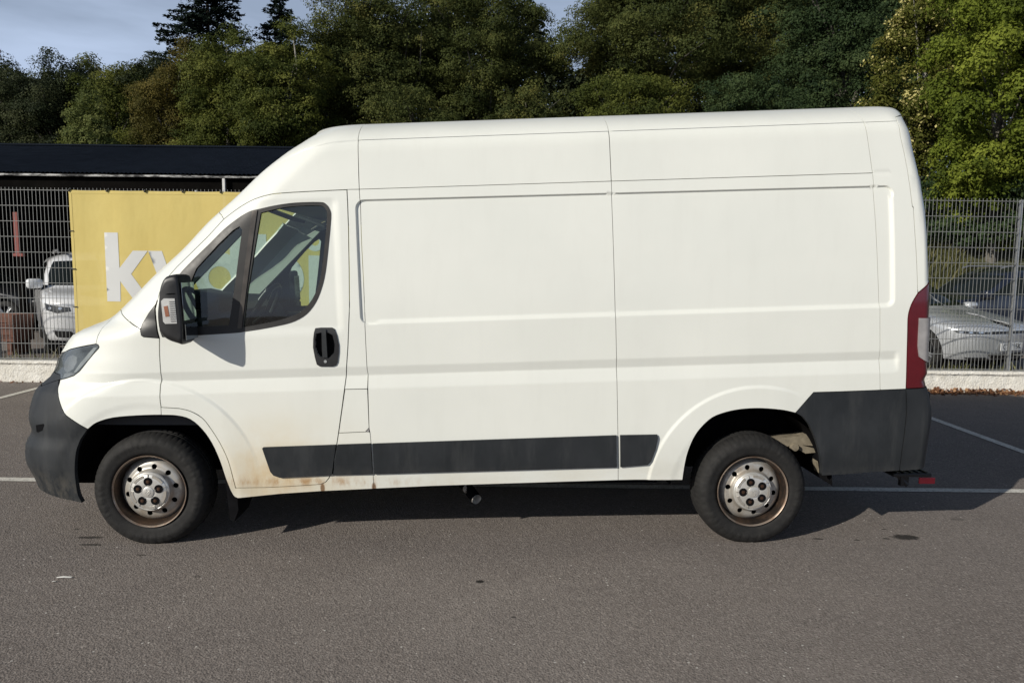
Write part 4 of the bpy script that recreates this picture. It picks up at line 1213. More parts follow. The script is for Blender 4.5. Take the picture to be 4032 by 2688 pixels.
# ------------------------------------------------------------------ low wall and mesh fence
FY = 9.7432
def wall_mat():
    m, nt, bs, out = mat_new('whitewashed_roughcast')
    co = objco(nt)
    n1 = noise(nt, 5.5, 6, 0.72, co); n2 = noise(nt, 26, 5, 0.7, co); n3 = noise(nt, 1.1, 3, 0.6, co)
    col = mixc(nt, ramp(nt, n1.outputs['Fac'], 0.40, 0.68), (0.78, 0.76, 0.70), (0.60, 0.57, 0.50))
    pit = mathn(nt, 'MULTIPLY', ramp(nt, n2.outputs['Fac'], 0.56, 0.66), ramp(nt, n3.outputs['Fac'], 0.36, 0.62, 0.25, 1))
    col = mixc(nt, mathn(nt, 'MULTIPLY', pit, 0.75), col, (0.27, 0.24, 0.19))
    nt.links.new(col, bs.inputs['Base Color'])
    bs.inputs['Roughness'].default_value = 0.95
    v = nt.nodes.new('ShaderNodeTexVoronoi'); v.inputs['Scale'].default_value = 42; nt.links.new(co, v.inputs['Vector'])
    h = mathn(nt, 'ADD', mathn(nt, 'MULTIPLY', v.outputs['Distance'], -1.0), n2.outputs['Fac'])
    nt.links.new(bump(nt, h, 0.4, 0.015), bs.inputs['Normal'])
    return m
M['wall'] = wall_mat()
rng = np.random.default_rng(4)
def low_wall():
    # front face, top and back as one uneven sheet
    x = np.arange(-16, 18.01, 0.04)
    prof = [(-.105, -.02), (-.105, .03), (-.105, .09), (-.105, .15), (-.105, .21), (-.104, .240), (-.118, .246), (-.118, .268), (-.108, .279), (-.05, .281), (.06, .281), (.10, .27), (.10, -.02)]
    n = len(prof)
    V = np.zeros((len(x), n, 3))
    for i, (y, z) in enumerate(prof):
        V[:, i, 0] = x; V[:, i, 1] = FY + y + (rng.normal(0, .004, len(x)) if i < 9 else 0); V[:, i, 2] = z + (rng.normal(0, .002, len(x)) if 1 < i < 10 else 0)
    V = V.reshape(-1, 3); f = []
    for k in range(len(x) - 1):
        for i in range(n - 1):
            f.append((k * n + i, (k + 1) * n + i, (k + 1) * n + i + 1, k * n + i + 1))
    me = mesh_np('low_wall', V, f, True)
    o = link('low_wall', me, M['wall'])
    tag(o, 'low whitewashed roughcast wall carrying the wire mesh fence behind the van', 'wall')
low_wall()
M['wire'] = simple('galvanised_wire', (0.22, 0.225, 0.22), 0.55, metal=0.1, var=0.15, scale=40)
fence = empty('mesh_fence', (0, FY, 0)); tag(fence, 'tall grey welded wire mesh fence standing on the low white wall', 'fence')
def wire_panel(x0, x1):
    mb = MB()
    t = 0.0048
    z0, z1 = 0.29, 2.505
    n = int(round((x1 - x0) / 0.05))
    for i in range(n + 1):
        x = x0 + (x1 - x0) * i / n
        mb.box((x, 0, (z0 + z1 + .03) / 2), (t, t, z1 - z0 + .03))
    for k in range(12):
        z = z1 - 0.2 * k - 0.003
        if z < z0: break
        for y in (-.0065, .0065):
            mb.box(((x0 + x1) / 2, y, z), (x1 - x0, .006, .0065))
    o = mb.build('wire_panel', M['wire'], fence); tag(o, kind='stuff')
PX = [-12.21, -9.52, -6.83, -4.14, -1.45, 1.24, 3.93, 6.62, 9.31, 12.0]
for a, b in zip(PX[:-1], PX[1:]):
    wire_panel(a + .03, b - .03)
for x in PX:
    MB().box((x, .045, 1.40), (.030, .05, 2.25), None, .004).build('fence_post', M['galv'], fence)

# ------------------------------------------------------------------ yellow banner tied to the fence
def banner_mat():
    m, nt, bs, out = mat_new('yellow_mesh_banner')
    co = objco(nt)
    n = noise(nt, 1.6, 4, 0.6, co); n2 = noise(nt, 12, 5, 0.7, objco(nt, (1, 1, 3)))
    col = mixc(nt, ramp(nt, n.outputs['Fac'], 0.3, 0.7), (0.63, 0.50, 0.165), (0.68, 0.555, 0.195))
    col = mixc(nt, ramp(nt, n2.outputs['Fac'], 0.55, 0.8, 0, 0.12), col, (0.44, 0.36, 0.11))
    nt.links.new(col, bs.inputs['Base Color'])
    bs.inputs['Roughness'].default_value = 0.6
    bs.inputs['Specular IOR Level'].default_value = 0.2
    w = noise(nt, 2.2, 3, 0.5, objco(nt, (1, 1, .5)))
    nt.links.new(bump(nt, w.outputs['Fac'], 0.35, 0.05), bs.inputs['Normal'])
    # open weave: a little light and shape comes through
    tr = nt.nodes.new('ShaderNodeBsdfTransparent'); mx = nt.nodes.new('ShaderNodeMixShader'); mx.inputs[0].default_value = 0.07
    nt.links.new(bs.outputs[0], mx.inputs[1]); nt.links.new(tr.outputs[0], mx.inputs[2]); nt.links.new(mx.outputs[0], out.inputs['Surface'])
    return m
M['banner'] = banner_mat()
M['letter'] = simple('banner_pale_grey_print', (0.60, 0.61, 0.60), 0.6, var=0.05, scale=2)
ban = empty('advertising_banner', (0, FY - .042, 0)); tag(ban, 'yellow advertising banner with large pale grey lettering tied to the fence', 'banner')
BX0, BX1, BZ0, BZ1 = -5.752, -1.95, 0.36, 2.505
def by(x, z):   # slight billow between the ties
    return 0.010 * math.sin(3.3 * x + 1.2 * z) * math.sin(math.pi * min(max((z - BZ0) / (BZ1 - BZ0), 0), 1)) + 0.004 * math.sin(9 * x)
nx, nz = 90, 46
v, f = [], []
for j in range(nz + 1):
    for i in range(nx + 1):
        x = BX0 + (BX1 - BX0) * i / nx; z = BZ0 + (BZ1 - BZ0) * j / nz
        if j == nz: z -= 0.010 * abs(math.sin((x - BX0) * math.pi / 0.49)) * 0.6
        v.append((x, by(x, z), z))
for j in range(nz):
    for i in range(nx):
        a = j * (nx + 1) + i; f.append((a, a + 1, a + nx + 2, a + nx + 1))
link('banner_sheet', mesh_np('banner_sheet', v, f, True), M['banner'], ban)
for z in (BZ1 - .028, ):
    mb = MB()
    for i in range(nx):
        x0 = BX0 + (BX1 - BX0) * i / nx; x1 = BX0 + (BX1 - BX0) * (i + 1) / nx
        mb.add([(x0, by(x0, z) - .003, z - .016), (x1, by(x1, z) - .003, z - .016), (x1, by(x1, z) - .003, z + .014), (x0, by(x0, z) - .003, z + .014)], [(0, 1, 2, 3)])
    mb.build('top_hem', M['banner'], ban, True)
mb = MB()
for i in range(40):
    z0 = BZ0 + 2.1 * i / 40; z1 = BZ0 + 2.1 * (i + 1) / 40; x0, x1 = BX0 + .006, BX0 + .036
    mb.add([(x0, by(x0, z0) - .003, z0), (x1, by(x1, z0) - .003, z0), (x1, by(x1, z1) - .003, z1), (x0, by(x0, z1) - .003, z1)], [(0, 1, 2, 3)])
mb.build('side_hem', M['banner'], ban, True)
for k in range(8):
    x = BX0 + .01 + .49 * k
    MB().box((x, 0, BZ1 - .004), (.012, .05, .035), Matrix.Rotation(.4, 4, 'Y')).build('cable_tie', M['trim'], ban)
for z in (1.98, 1.49, .995, .55):
    MB().box((BX0 + .012, -.004, z), (.05, .012, .012)).build('cable_tie', M['trim'], ban)
def letter(outlines, holes=()):
    """flat print laid on the cloth"""
    loops = [densify(o, 0.04) for o in outlines] + [densify(h, 0.04) for h in holes]
    G = []
    allp = np.concatenate(loops); lo, hi = allp.min(0), allp.max(0)
    gx, gz = np.meshgrid(np.arange(lo[0], hi[0], .05), np.arange(lo[1], hi[1], .05))
    G = np.stack([gx.ravel(), gz.ravel()], 1)
    def inside(P):
        k = np.zeros(len(P), bool)
        for o in loops[:len(outlines)]: k |= inpoly(P, o)
        for h in loops[len(outlines):]: k &= ~inpoly(P, h)
        return k
    dd = np.full(len(G), 1e9)
    for L in loops: dd = np.minimum(dd, dist_poly(G, L))
    G = G[inside(G) & (dd > .012)]
    edges, o = [], 0
    for L in loops:
        edges += [(o + i, o + (i + 1) % len(L)) for i in range(len(L))]; o += len(L)
    vs, _, fs, *_r = delaunay_2d_cdt([Vector(p) for p in np.concatenate([np.concatenate(loops), G])], edges, [], 0, 1e-7)
    V = np.array([tuple(p) for p in vs]); F = np.array([tuple(q) for q in fs if len(q) == 3])
    F = F[inside(V[F].mean(1))]
    link('letter', mesh_np('letter', [(p[0], by(p[0], p[1]) - .0035, p[1]) for p in V], [tuple(int(i) for i in q) for q in F], True), M['letter'], ban)
def circ(c, r, n=40): return [(c[0] + r * math.cos(t), c[1] + r * math.sin(t)) for t in np.linspace(0, 2 * math.pi, n, endpoint=False)]
BL, XH, AS = 1.072, 1.735, 1.966
letter([[(-5.318, BL), (-5.138, BL), (-5.129, 1.338), (-4.945, BL), (-4.735, BL), (-4.981, 1.432), (-4.757, XH), (-4.946, XH), (-5.131, 1.508), (-5.135, AS), (-5.314, AS)]])
letter([[(-4.752, XH), (-4.573, XH), (-4.437, 1.315), (-4.300, XH), (-4.115, XH), (-4.352, BL), (-4.520, BL)]])
CY = 1.398; RO, RI = .327, .148
letter([circ((-3.827, CY), RO), [(-3.690, BL), (-3.512, BL), (-3.512, AS), (-3.690, AS)]], [circ((-3.835, CY), RI)])
letter([circ((-3.055, CY), RO), [(-3.388, BL), (-3.210, BL), (-3.210, AS), (-3.388, AS)]], [circ((-3.047, CY), RI)])
letter([[(-2.665, BL), (-2.489, BL), (-2.489, 1.70), (-2.665, 1.70)]])
letter([circ((-2.578, 1.880), .125, 28)], [circ((-2.578, 1.880), .055, 20)])
letter([[(-2.38, BL), (-2.20, BL), (-2.20, AS), (-2.38, AS)]])

# ------------------------------------------------------------------ leaf litter and weeds by the wall
def scatter_quads(P, size, rng, flat=0.6, aspect=0.6):
    n = len(P)
    nrm = rng.normal(0, 1, (n, 3)) * (1 - flat) + np.array([0, 0, 1.0]) * flat
    nrm /= np.linalg.norm(nrm, axis=1, keepdims=True)
    a = np.cross(nrm, rng.normal(0, 1, (n, 3))); a /= np.maximum(np.linalg.norm(a, axis=1, keepdims=True), 1e-6)
    b = np.cross(nrm, a)
    s = (size * rng.uniform(.6, 1.3, n))[:, None] * .5
    q = np.stack([P - a * s, P - b * s * aspect + a * s * .15, P + a * s, P + b * s * aspect + a * s * .15], 1)
    return q.reshape(-1, 3)
def tone_attr(me, tone):
    at = me.attributes.new('tone', 'FLOAT', 'FACE'); at.data.foreach_set('value', np.ascontiguousarray(tone, dtype=np.float32))
def leaf_mat(name, stops, trans=0.28, rough=0.6, spec=0.25):
    m, nt, bs, out = mat_new(name)
    at = nt.nodes.new('ShaderNodeAttribute'); at.attribute_name = 'tone'
    cr = nt.nodes.new('ShaderNodeValToRGB')
    el = cr.color_ramp.elements
    el[0].position, el[0].color = stops[0][0], (*stops[0][1], 1)
    el[1].position, el[1].color = stops[-1][0], (*stops[-1][1], 1)
    for p, c in stops[1:-1]:
        e = el.new(p); e.color = (*c, 1)
    nt.links.new(at.outputs['Fac'], cr.inputs[0])
    nt.links.new(cr.outputs[0], bs.inputs['Base Color'])
    bs.inputs['Roughness'].default_value = rough
    bs.inputs['Specular IOR Level'].default_value = spec
    tl = nt.nodes.new('ShaderNodeBsdfTranslucent'); nt.links.new(cr.outputs[0], tl.inputs['Color'])
    mx = nt.nodes.new('ShaderNodeMixShader'); mx.inputs[0].default_value = trans
    nt.links.new(bs.outputs[0], mx.inputs[1]); nt.links.new(tl.outputs[0], mx.inputs[2])
    nt.links.new(mx.outputs[0], out.inputs['Surface'])
    return m
M['dead_leaf'] = leaf_mat('fallen_brown_leaves', [(0, (.10, .045, .025)), (.5, (.22, .10, .05)), (1, (.36, .22, .12))], .1)
rng = np.random.default_rng(11)
n = 2600
P = np.stack([rng.uniform(2.6, 9, n), FY - .11 - np.abs(rng.normal(0, .07, n)), np.zeros(n)], 1)
P[:, 2] = np.clip(.075 * np.exp(-(FY - .11 - P[:, 1]) / .06) * rng.uniform(.1, 1, n), .006, None)
n2 = 260
P2 = np.stack([rng.uniform(-9, 9, n2), FY - .11 - np.abs(rng.normal(0, .06, n2)), np.full(n2, .008)], 1)
P = np.concatenate([P, P2])
me = mesh_quads('fallen_leaves', scatter_quads(P, .055, rng, .45), 4); tone_attr(me, rng.uniform(0, 1, len(P)))
tag(link('fallen_leaves', me, M['dead_leaf']), 'brown fallen leaves drifted along the foot of the low white wall', 'leaves', kind='stuff')

M['weed'] = leaf_mat('dry_weeds', [(0, (.10, .10, .045)), (.5, (.16, .17, .06)), (.8, (.30, .27, .15)), (1, (.42, .38, .26))], .25)
def blades(name, n, xr_, yr_, hr, label, seed, zf=None, tone=(0, 1), width=.012):
    r = np.random.default_rng(seed)
    x = r.uniform(*xr_, n); y = r.uniform(*yr_, n); h = r.uniform(*hr, n) * r.uniform(.4, 1, n)
    z = np.zeros(n) if zf is None else zf(x, y)
    a = r.uniform(0, math.pi, n); w = width * r.uniform(.6, 1.6, n)
    lean = r.normal(0, .28, (n, 2)) * h[:, None]
    dx, dy = np.cos(a) * w, np.sin(a) * w
    q = np.stack([np.stack([x - dx, y - dy, z], 1), np.stack([x + dx, y + dy, z], 1), np.stack([x + dx * .6 + lean[:, 0] * .5, y + dy * .6 + lean[:, 1] * .5, z + h * .6], 1),
                  np.stack([x + lean[:, 0], y + lean[:, 1], z + h], 1)], 1).reshape(-1, 3)
    me = mesh_quads(name, q, 4); tone_attr(me, np.clip(r.uniform(*tone, n), 0, 1))
    return tag(link(name, me, M['weed']), label, 'weeds', kind='stuff')
blades('weeds', 1500, (-9.5, -3.0), (9.95, 10.7), (.12, .42), 'thin dry weeds growing behind the fence foot below the white parked car', 21, None, (.25, 1))
blades('weeds', 2600, (3.0, 9.5), (9.95, 10.8), (.10, .36), 'green and brown weeds growing behind the fence foot below the silver car', 22, None, (0, .75))

# ------------------------------------------------------------------ carport behind the fence
M['roof_sheet'] = simple('dark_blue_black_sheet', (0.010, 0.014, 0.022), 0.8, metal=0.0, var=0.3, scale=3, spec=0.05)
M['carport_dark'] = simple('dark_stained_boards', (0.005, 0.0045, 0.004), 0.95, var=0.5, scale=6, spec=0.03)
def gutter_mat():
    m, nt, bs, out = mat_new('partly_lit_gutter')
    n = noise(nt, 2.2, 5, 0.75, objco(nt, (1, 1, 6)))
    nt.links.new(mixc(nt, ramp(nt, n.outputs['Fac'], 0.46, 0.58), (0.012, 0.012, 0.013), (0.50, 0.50, 0.48)), bs.inputs['Base Color'])  # pale and black patches paint the gutter as lit only in places
    bs.inputs['Roughness'].default_value = 0.7
    return m
M['gutter'] = gutter_mat()
M['white_steel'] = simple('white_steel_post', (0.62, 0.62, 0.60), 0.5, var=0.1)
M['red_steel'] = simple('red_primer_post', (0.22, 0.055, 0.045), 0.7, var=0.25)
cp = empty('carport', (-12, 15.5, 0)); tag(cp, 'long open carport with dark corrugated roof standing behind the fence at left', 'carport')
CX0, CX1, EY, EZ, RY, RZ_ = -24.0, 0.2, 15.5, 3.40, 21.5, 4.82
def corr_sheet(x0, x1):
    pitch = .09; n = int((x1 - x0) / (pitch / 4)); v, f = [], []
    for i in range(n + 1):
        x = x0 + (x1 - x0) * i / n
        b = .013 * math.sin(2 * math.pi * x / pitch)
        v += [(x + 12, EY - 15.5, EZ + b), (x + 12, RY - 15.5, RZ_ + b)]
    for i in range(n): f.append((2 * i, 2 * i + 2, 2 * i + 3, 2 * i + 1))
    link('roof_sheet', mesh_np('roof_sheet', v, f, True), M['roof_sheet'], cp)
k = CX0
while k < CX1 - .1:
    corr_sheet(k, min(k + 3.02, CX1)); k += 3.02
MB().box(((CX0 + CX1) / 2 + 12, RY + .1 - 15.5, RZ_ + .03), (CX1 - CX0, .35, .05), None, .01).build('ridge_cap', M['roof_sheet'], cp)
mb = MB(); mb.box(((CX0 + CX1) / 2 + 12, .02, EZ - .06), (CX1 - CX0, .09, .045), None, .012); mb.build('gutter', M['gutter'], cp)
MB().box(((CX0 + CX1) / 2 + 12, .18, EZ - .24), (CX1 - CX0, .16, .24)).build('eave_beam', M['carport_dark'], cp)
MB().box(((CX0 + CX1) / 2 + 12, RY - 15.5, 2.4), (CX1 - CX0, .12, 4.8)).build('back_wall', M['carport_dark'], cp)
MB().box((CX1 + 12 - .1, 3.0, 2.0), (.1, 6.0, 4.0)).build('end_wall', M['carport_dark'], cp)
for y in (1.6, 3.2, 4.8):
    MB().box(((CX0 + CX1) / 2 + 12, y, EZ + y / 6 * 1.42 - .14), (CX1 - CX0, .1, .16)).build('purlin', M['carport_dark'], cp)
for x in (-23, -20, -17, -14, -8.9, -5.985, -3.0, -0.2):
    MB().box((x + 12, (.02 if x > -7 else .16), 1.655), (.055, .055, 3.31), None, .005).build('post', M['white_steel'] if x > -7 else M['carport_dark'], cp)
MB().box((-10.78 + 12, .80, 1.75), (.12, .12, 3.5), None, .01).build('post', M['carport_dark'], cp)  # rest of the red post, painted dark as if in shade
MB().box((-10.78 + 12, .70, 2.16), (.10, .05, .92), None, .01).build('red_post_lit_part', M['red_steel'], cp)  # sunlit stretch of the red post, put into its colour
MB().box((-10.74 + 12, .68, 1.70), (.22, .09, .07), None, .01).build('red_post_lit_end', M['red_steel'], cp)  # red foot added where the lit stretch of the post ends

# brown crate standing by the fence at far left
M['brown_board'] = simple('red_brown_boards', (0.17, 0.075, 0.05), 0.8, var=0.3, scale=9)
crate = empty('wooden_crate', (-8.75, 12.6, 0)); tag(crate, 'low red brown boarded crate beside the white car at the left edge', 'crate')
for k in range(4):
    MB().box((0, -.26, .28 + .105 * k), (.78, .03, .095), None, .006).build('board', M['brown_board'], crate)
for k in (-1, 1):
    MB().box((.37 * k, 0, .45), (.05, .54, .46), None, .006).build('end_panel', M['brown_board'], crate)
    MB().box((.30 * k, 0, .115), (.08, .5, .23), None, .006).build('foot', M['brown_board'], crate)
MB().box((0, .26, .45), (.78, .03, .44)).build('back_panel', M['brown_board'], crate)

# ------------------------------------------------------------------ parked cars behind the fence
def car_paint(name, col, metal, rough=0.28):
    return simple(name, col, rough, metal, var=0.05, scale=2, coat=0.8)
M['car_white'] = car_paint('pearl_white_paint', (0.72, 0.73, 0.74), 0.0)
M['car_silver'] = car_paint('silver_grey_paint', (0.58, 0.60, 0.62), 0.35)
M['car_black'] = car_paint('black_car_paint', (0.012, 0.013, 0.016), 0.0)
M['car_navy'] = car_paint('dark_blue_car_paint', (0.010, 0.014, 0.026), 0.0)
M['car_glass'] = simple('dark_car_glass', (0.010, 0.014, 0.014), 0.05, var=0.1, spec=0.12)
M['alloy'] = simple('alloy_wheel', (0.50, 0.51, 0.52), 0.3, metal=0.8, var=0.1)
SUV = dict(WZ=[(.2,.86),(.35,.91),(.6,.93),(.85,.935),(.98,.92),(1.06,.90),(1.3,.83),(1.5,.75),(1.7,.66)], ZS=1.50, ZT=1.68, M_=2.2,
    AF=([.2,.9,1.0,1.1,1.5,1.68],[.75,.75,.8,.62,.5,.4]), NF=2.6,
    FZ=[.2,.3,.5,.7,.85,.93,.98,1.02,1.06,1.12,1.3,1.5,1.6,1.68], FX=[-2.15,-2.26,-2.32,-2.34,-2.32,-2.24,-2.08,-1.75,-1.35,-1.17,-.92,-.60,-.40,-.15],
    AR=([.2,.9,1.1,1.68],[.45,.45,.45,.5]), NR=2.6, RZ=[.2,.5,.9,1.1,1.3,1.5,1.6,1.68], RX=[2.2,2.32,2.34,2.27,2.16,2.0,1.85,1.5])
HATCH = dict(WZ=[(.2,.86),(.35,.91),(.55,.94),(.80,.945),(.92,.925),(1.0,.89),(1.2,.80),(1.42,.70),(1.6,.6)], ZS=1.40, ZT=1.58, M_=2.2,
    AF=([.2,.75,.9,1.0,1.4,1.58],[.62,.62,.75,.7,.55,.4]), NF=2.8,
    FZ=[.2,.3,.45,.62,.72,.78,.84,.90,.96,1.03,1.2,1.4,1.5,1.58], FX=[-2.16,-2.24,-2.29,-2.31,-2.30,-2.22,-2.02,-1.76,-1.45,-1.2,-.88,-.48,-.25,.05],
    AR=([.2,.9,1.1,1.58],[.35,.35,.35,.4]), NR=2.6, RZ=[.2,.5,.9,1.1,1.3,1.45,1.52,1.58], RX=[2.2,2.3,2.3,2.24,2.1,1.9,1.75,1.5])
def arch_path(cx_, cz_, r, z0):
    a0 = math.asin((z0 - cz_) / r)
    return [(cx_ - r * math.cos(t), cz_ + r * math.sin(t)) for t in np.linspace(a0, math.pi - a0, 22)]
CAR_WHEEL = None
def car_wheel(parent, loc, rz):
    global CAR_WHEEL
    if CAR_WHEEL is None:
        w = MB().lathe([(.235,.03),(.245,.0),(.27,-.004),(.31,.01),(.335,.03),(.35,.06),(.352,.1),(.35,.17),(.33,.2),(.24,.21)], 48).build('wheel', M['tyre'], parent, True, 40)
        MB().lathe([(.24,.01),(.235,.0),(.225,.01),(.22,.05),(.21,.12)], 48).build('rim', M['alloy'], w, True, 40)
        mb = MB()
        for k in range(5):
            a = 2 * math.pi * k / 5
            for da in (-.10, .10):
                mb.tube([(.04 * math.cos(a), .018, .04 * math.sin(a)), (.225 * math.cos(a + da), .012, .225 * math.sin(a + da))], [.022, .016], 6)
        mb.lathe([(.055,.03),(.05,.004),(.0005,.002)], 20)
        tag(mb.build('spokes', M['alloy'], w, True, 40), kind='stuff')
        MB().lathe([(.22,.07),(.0005,.07)], 32).build('brake_disc', M['dark'], w)
        CAR_WHEEL = w
    else:
        w = CAR_WHEEL.copy(); COL.objects.link(w); w.parent = parent
        for ch in CAR_WHEEL.children:
            c = ch.copy(); COL.objects.link(c); c.parent = w
    w.location = loc; w.rotation_euler = (0, 0.3, rz)
def make_car(name, spec, paint, loc, rz, kind, label, fine=0.035):
    S_ = Shell(**spec)
    root = empty(name, loc, rz); tag(root, label, 'car', 'cars parked behind the fence')
    def ctr(v0, v1, n=6, rear=False): return [((S_.ud if rear else S_.uc)(v0 + (v1 - v0) * i / n), v0 + (v1 - v0) * i / n) for i in range(n + 1)]
    suv = kind == 'suv'
    zb = 1.06 if suv else 0.985
    fx, rx, wr = (-1.42, 1.38, .40) if suv else (-1.46, 1.50, .39)
    low = ctr(.26, zb) + [(S_.ud(zb), zb)] + ctr(zb, .26, 6, True)[1:] + arch_path(rx, .352, wr, .26)[::-1] + arch_path(fx, .352, wr, .26)[::-1]
    S_.panel('body', low, paint, root, gap=0, fold=.02, h=fine, joined=True)
    VT_ = S_.vtop()
    S_.panel('cabin', ctr(zb, VT_ - .01) + [(S_.ud(VT_ - .01), VT_ - .01)] + ctr(VT_ - .01, zb, 6, True), paint, root, gap=0, fold=0, h=.05, joined=True)
    S_.panel('sill', [(fx + .45, .25), (rx - .45, .25), (rx - .45, .16), (fx + .45, .16)], M['trim'], root, gap=0, fold=.02, h=.08, sides=(-1, 1))
    if suv:
        ws = [(-.97, 1.10), (-.70, 1.28), (-.40, 1.50)] + ctr(1.53, 1.10)
        sg = [[(-.84, 1.10), (-.24, 1.47), (.18, 1.50), (.22, 1.10)], [(.28, 1.10), (.24, 1.50), (1.1, 1.48), (1.22, 1.12)], [(1.30, 1.13), (1.2, 1.46), (1.6, 1.40), (1.66, 1.2)]]
        lamps = [[(-1.92, .86), (-2.14, .825), (-2.40, .80), (-2.42, .73), (-2.22, .70), (-1.98, .745)]]
        grl = [ctr(.82, .50) + [(-2.52, .50), (-2.55, .66), (-2.50, .82)]]
        pocket = [[(-2.08, .43), (-2.36, .42), (-2.42, .37), (-2.34, .31), (-2.10, .32)]]
        slot = [(-2.5, .45)] + ctr(.45, .30)[0:] + [(-2.5, .30)]
    else:
        ws = [(-1.20, 1.02), (-.86, 1.22), (-.42, 1.42)] + ctr(1.45, 1.02)
        sg = [[(-.88, 1.02), (-.25, 1.38), (.2, 1.42), (.24, 1.02)], [(.30, 1.02), (.26, 1.42), (1.05, 1.40), (1.35, 1.06)]]
        lamps = [[(-1.98, .715), (-2.2, .705), (-2.46, .695), (-2.46, .655), (-2.22, .655), (-2.05, .665)]]
        grl = [ctr(.70, .655) + [(-2.47, .655), (-2.47, .70)]]
        pocket = [[(-2.12, .30), (-2.4, .30), (-2.44, .25), (-2.2, .25)]]
        slot = ctr(.36, .27) + [(-2.46, .27), (-2.42, .36)]
    S_.panel('windscreen', ws, M['car_glass'], root, gap=.004, fold=.004, off=.004, h=.05, joined=True)
    for q in sg:
        S_.panel('side_window', q, M['car_glass'], root, gap=.004, fold=.004, off=.004, h=.06, sides=(-1, 1))
    for q in lamps:
        for sd in (-1, 1):
            hl = S_.panel('headlamp', q, M['lamp_dark'], root, gap=.004, fold=.006, off=.004, h=.03, sides=(sd,))
            c = np.array(q); cc = c.mean(0)
            for dx in ((-.09, .09) if suv else (-.12, 0, .12)):
                S_.panel('lamp_unit', [(cc[0] + dx + .03 * math.cos(t), cc[1] + .022 * math.sin(t) * (1 if suv else .6)) for t in np.linspace(0, 6.28, 12, endpoint=False)], M['chrome'], hl, gap=0, fold=.004, off=.008, h=.05, sides=(sd,))
    for q in grl: S_.panel('grille', q, M['trim'], root, gap=.002, fold=.004, off=.004, h=.05, joined=True)
    for q in pocket: S_.panel('fog_pocket', q, M['trim'], root, gap=.002, fold=.004, off=.004, h=.05, sides=(-1, 1))
    S_.panel('lower_intake', slot, M['trim'], root, gap=.002, fold=.004, off=.004, h=.05, joined=True)
    for sd in (-1, 1):
        for k, hx in enumerate((fx, rx)):
            car_wheel(root, (hx, .90 * sd, .350), 0 if sd < 0 else math.pi)
            n = 16; v, f = [], []
            for i in range(n + 1):
                a = math.pi * i / n
                for y in (.88, .55): v.append((hx + (wr + .02) * math.cos(a), y * sd, .33 + (wr + .02) * math.sin(a)))
            for i in range(n): f.append((2 * i, 2 * i + 1, 2 * i + 3, 2 * i + 2))
            MB().add(v, f).build('arch_liner', M['dark'], root)
        bx = -1.02 if suv else -.98
        zz = zb + .07
        mb = MB(); mb.box((bx, sd * .99, zz - (0 if suv else .05)), (.15, .24, .17 if suv else .12), Matrix.Rotation(.12 * sd, 4, 'Z'), .05); mi = mb.build('mirror', paint, root, True, 60)
        MB().box((bx + .05, sd * .89, zz - .05), (.07, .16, .06), None, .01).build('mirror_arm', M['trim'], mi)
        MB().box((bx + .02, sd * 1.0, zz - .07), (.14, .22, .05), None, .015).build('mirror_base', M['trim'], mi)
    MB().box((0, 0, .26), (4.0, 1.5, .16)).build('underbody', M['dark'], root)
    MB().box((.3, 0, zb - .05), (2.6, 1.5, .1)).build('cabin_floor', M['dark'], root)
    if suv:
        for sd in (-1, 1):
            MB().tube([(-.45, .60 * sd, 1.655), (-.3, .60 * sd, 1.70), (1.2, .60 * sd, 1.70), (1.4, .60 * sd, 1.66)], .018, 8).build('roof_rail', M['alloy'], root, True)
    return root, S_
HP = math.pi / 2
wsuv, _ = make_car('white_suv', SUV, M['car_white'], (-8.06, 14.36, 0), HP + R(34), 'suv', 'white sport utility car half hidden behind the left edge of the yellow banner')
wsuv.scale = (1.05, 1.05, 1.05)
make_car('black_car', HATCH, M['car_black'], (-12.74, 17.3, 0), math.pi, 'hatch', 'black car side on in the dark carport beyond the white car')
sil, SS = make_car('silver_car', HATCH, M['car_silver'], (6.62, 13.29, 0), HP + R(25), 'hatch', 'silver grey hatchback nosing up to the fence right of the van')
make_car('dark_blue_car', SUV, M['car_navy'], (10.5, 16.0, 0), R(4), 'suv', 'dark blue car standing side on behind the silver hatchback')
# number plate of the silver car
M['plate'] = simple('white_number_plate', (0.72, 0.73, 0.73), 0.4, var=0.05)
M['ink'] = simple('black_plate_ink', (0.01, 0.01, 0.01), 0.5, var=0.1)
pl = MB().box((-2.315, 0, .46), (.014, .52, .115), None, .003).build('number_plate', M['plate'], sil)
cu = bpy.data.curves.new('plate_text', 'FONT'); cu.body = 'CTP 15K'; cu.size = .115; cu.align_x = 'CENTER'; cu.align_y = 'CENTER'; cu.extrude = .0008
to = bpy.data.objects.new('plate_text_tmp', cu); COL.objects.link(to)
dg = bpy.context.evaluated_depsgraph_get(); dg.update()
tm = bpy.data.meshes.new_from_object(to.evaluated_get(dg)); bpy.data.objects.remove(to)
tl_ = link('plate_characters', tm, None, pl); tm.materials.clear(); tm.materials.append(M['ink']); tag(tl_, kind='stuff')
tl_.matrix_local = Matrix.Translation((-2.3235, 0, .458)) @ Matrix(((0, 0, -1, 0), (-1, 0, 0, 0), (0, 1, 0, 0), (0, 0, 0, 1)))

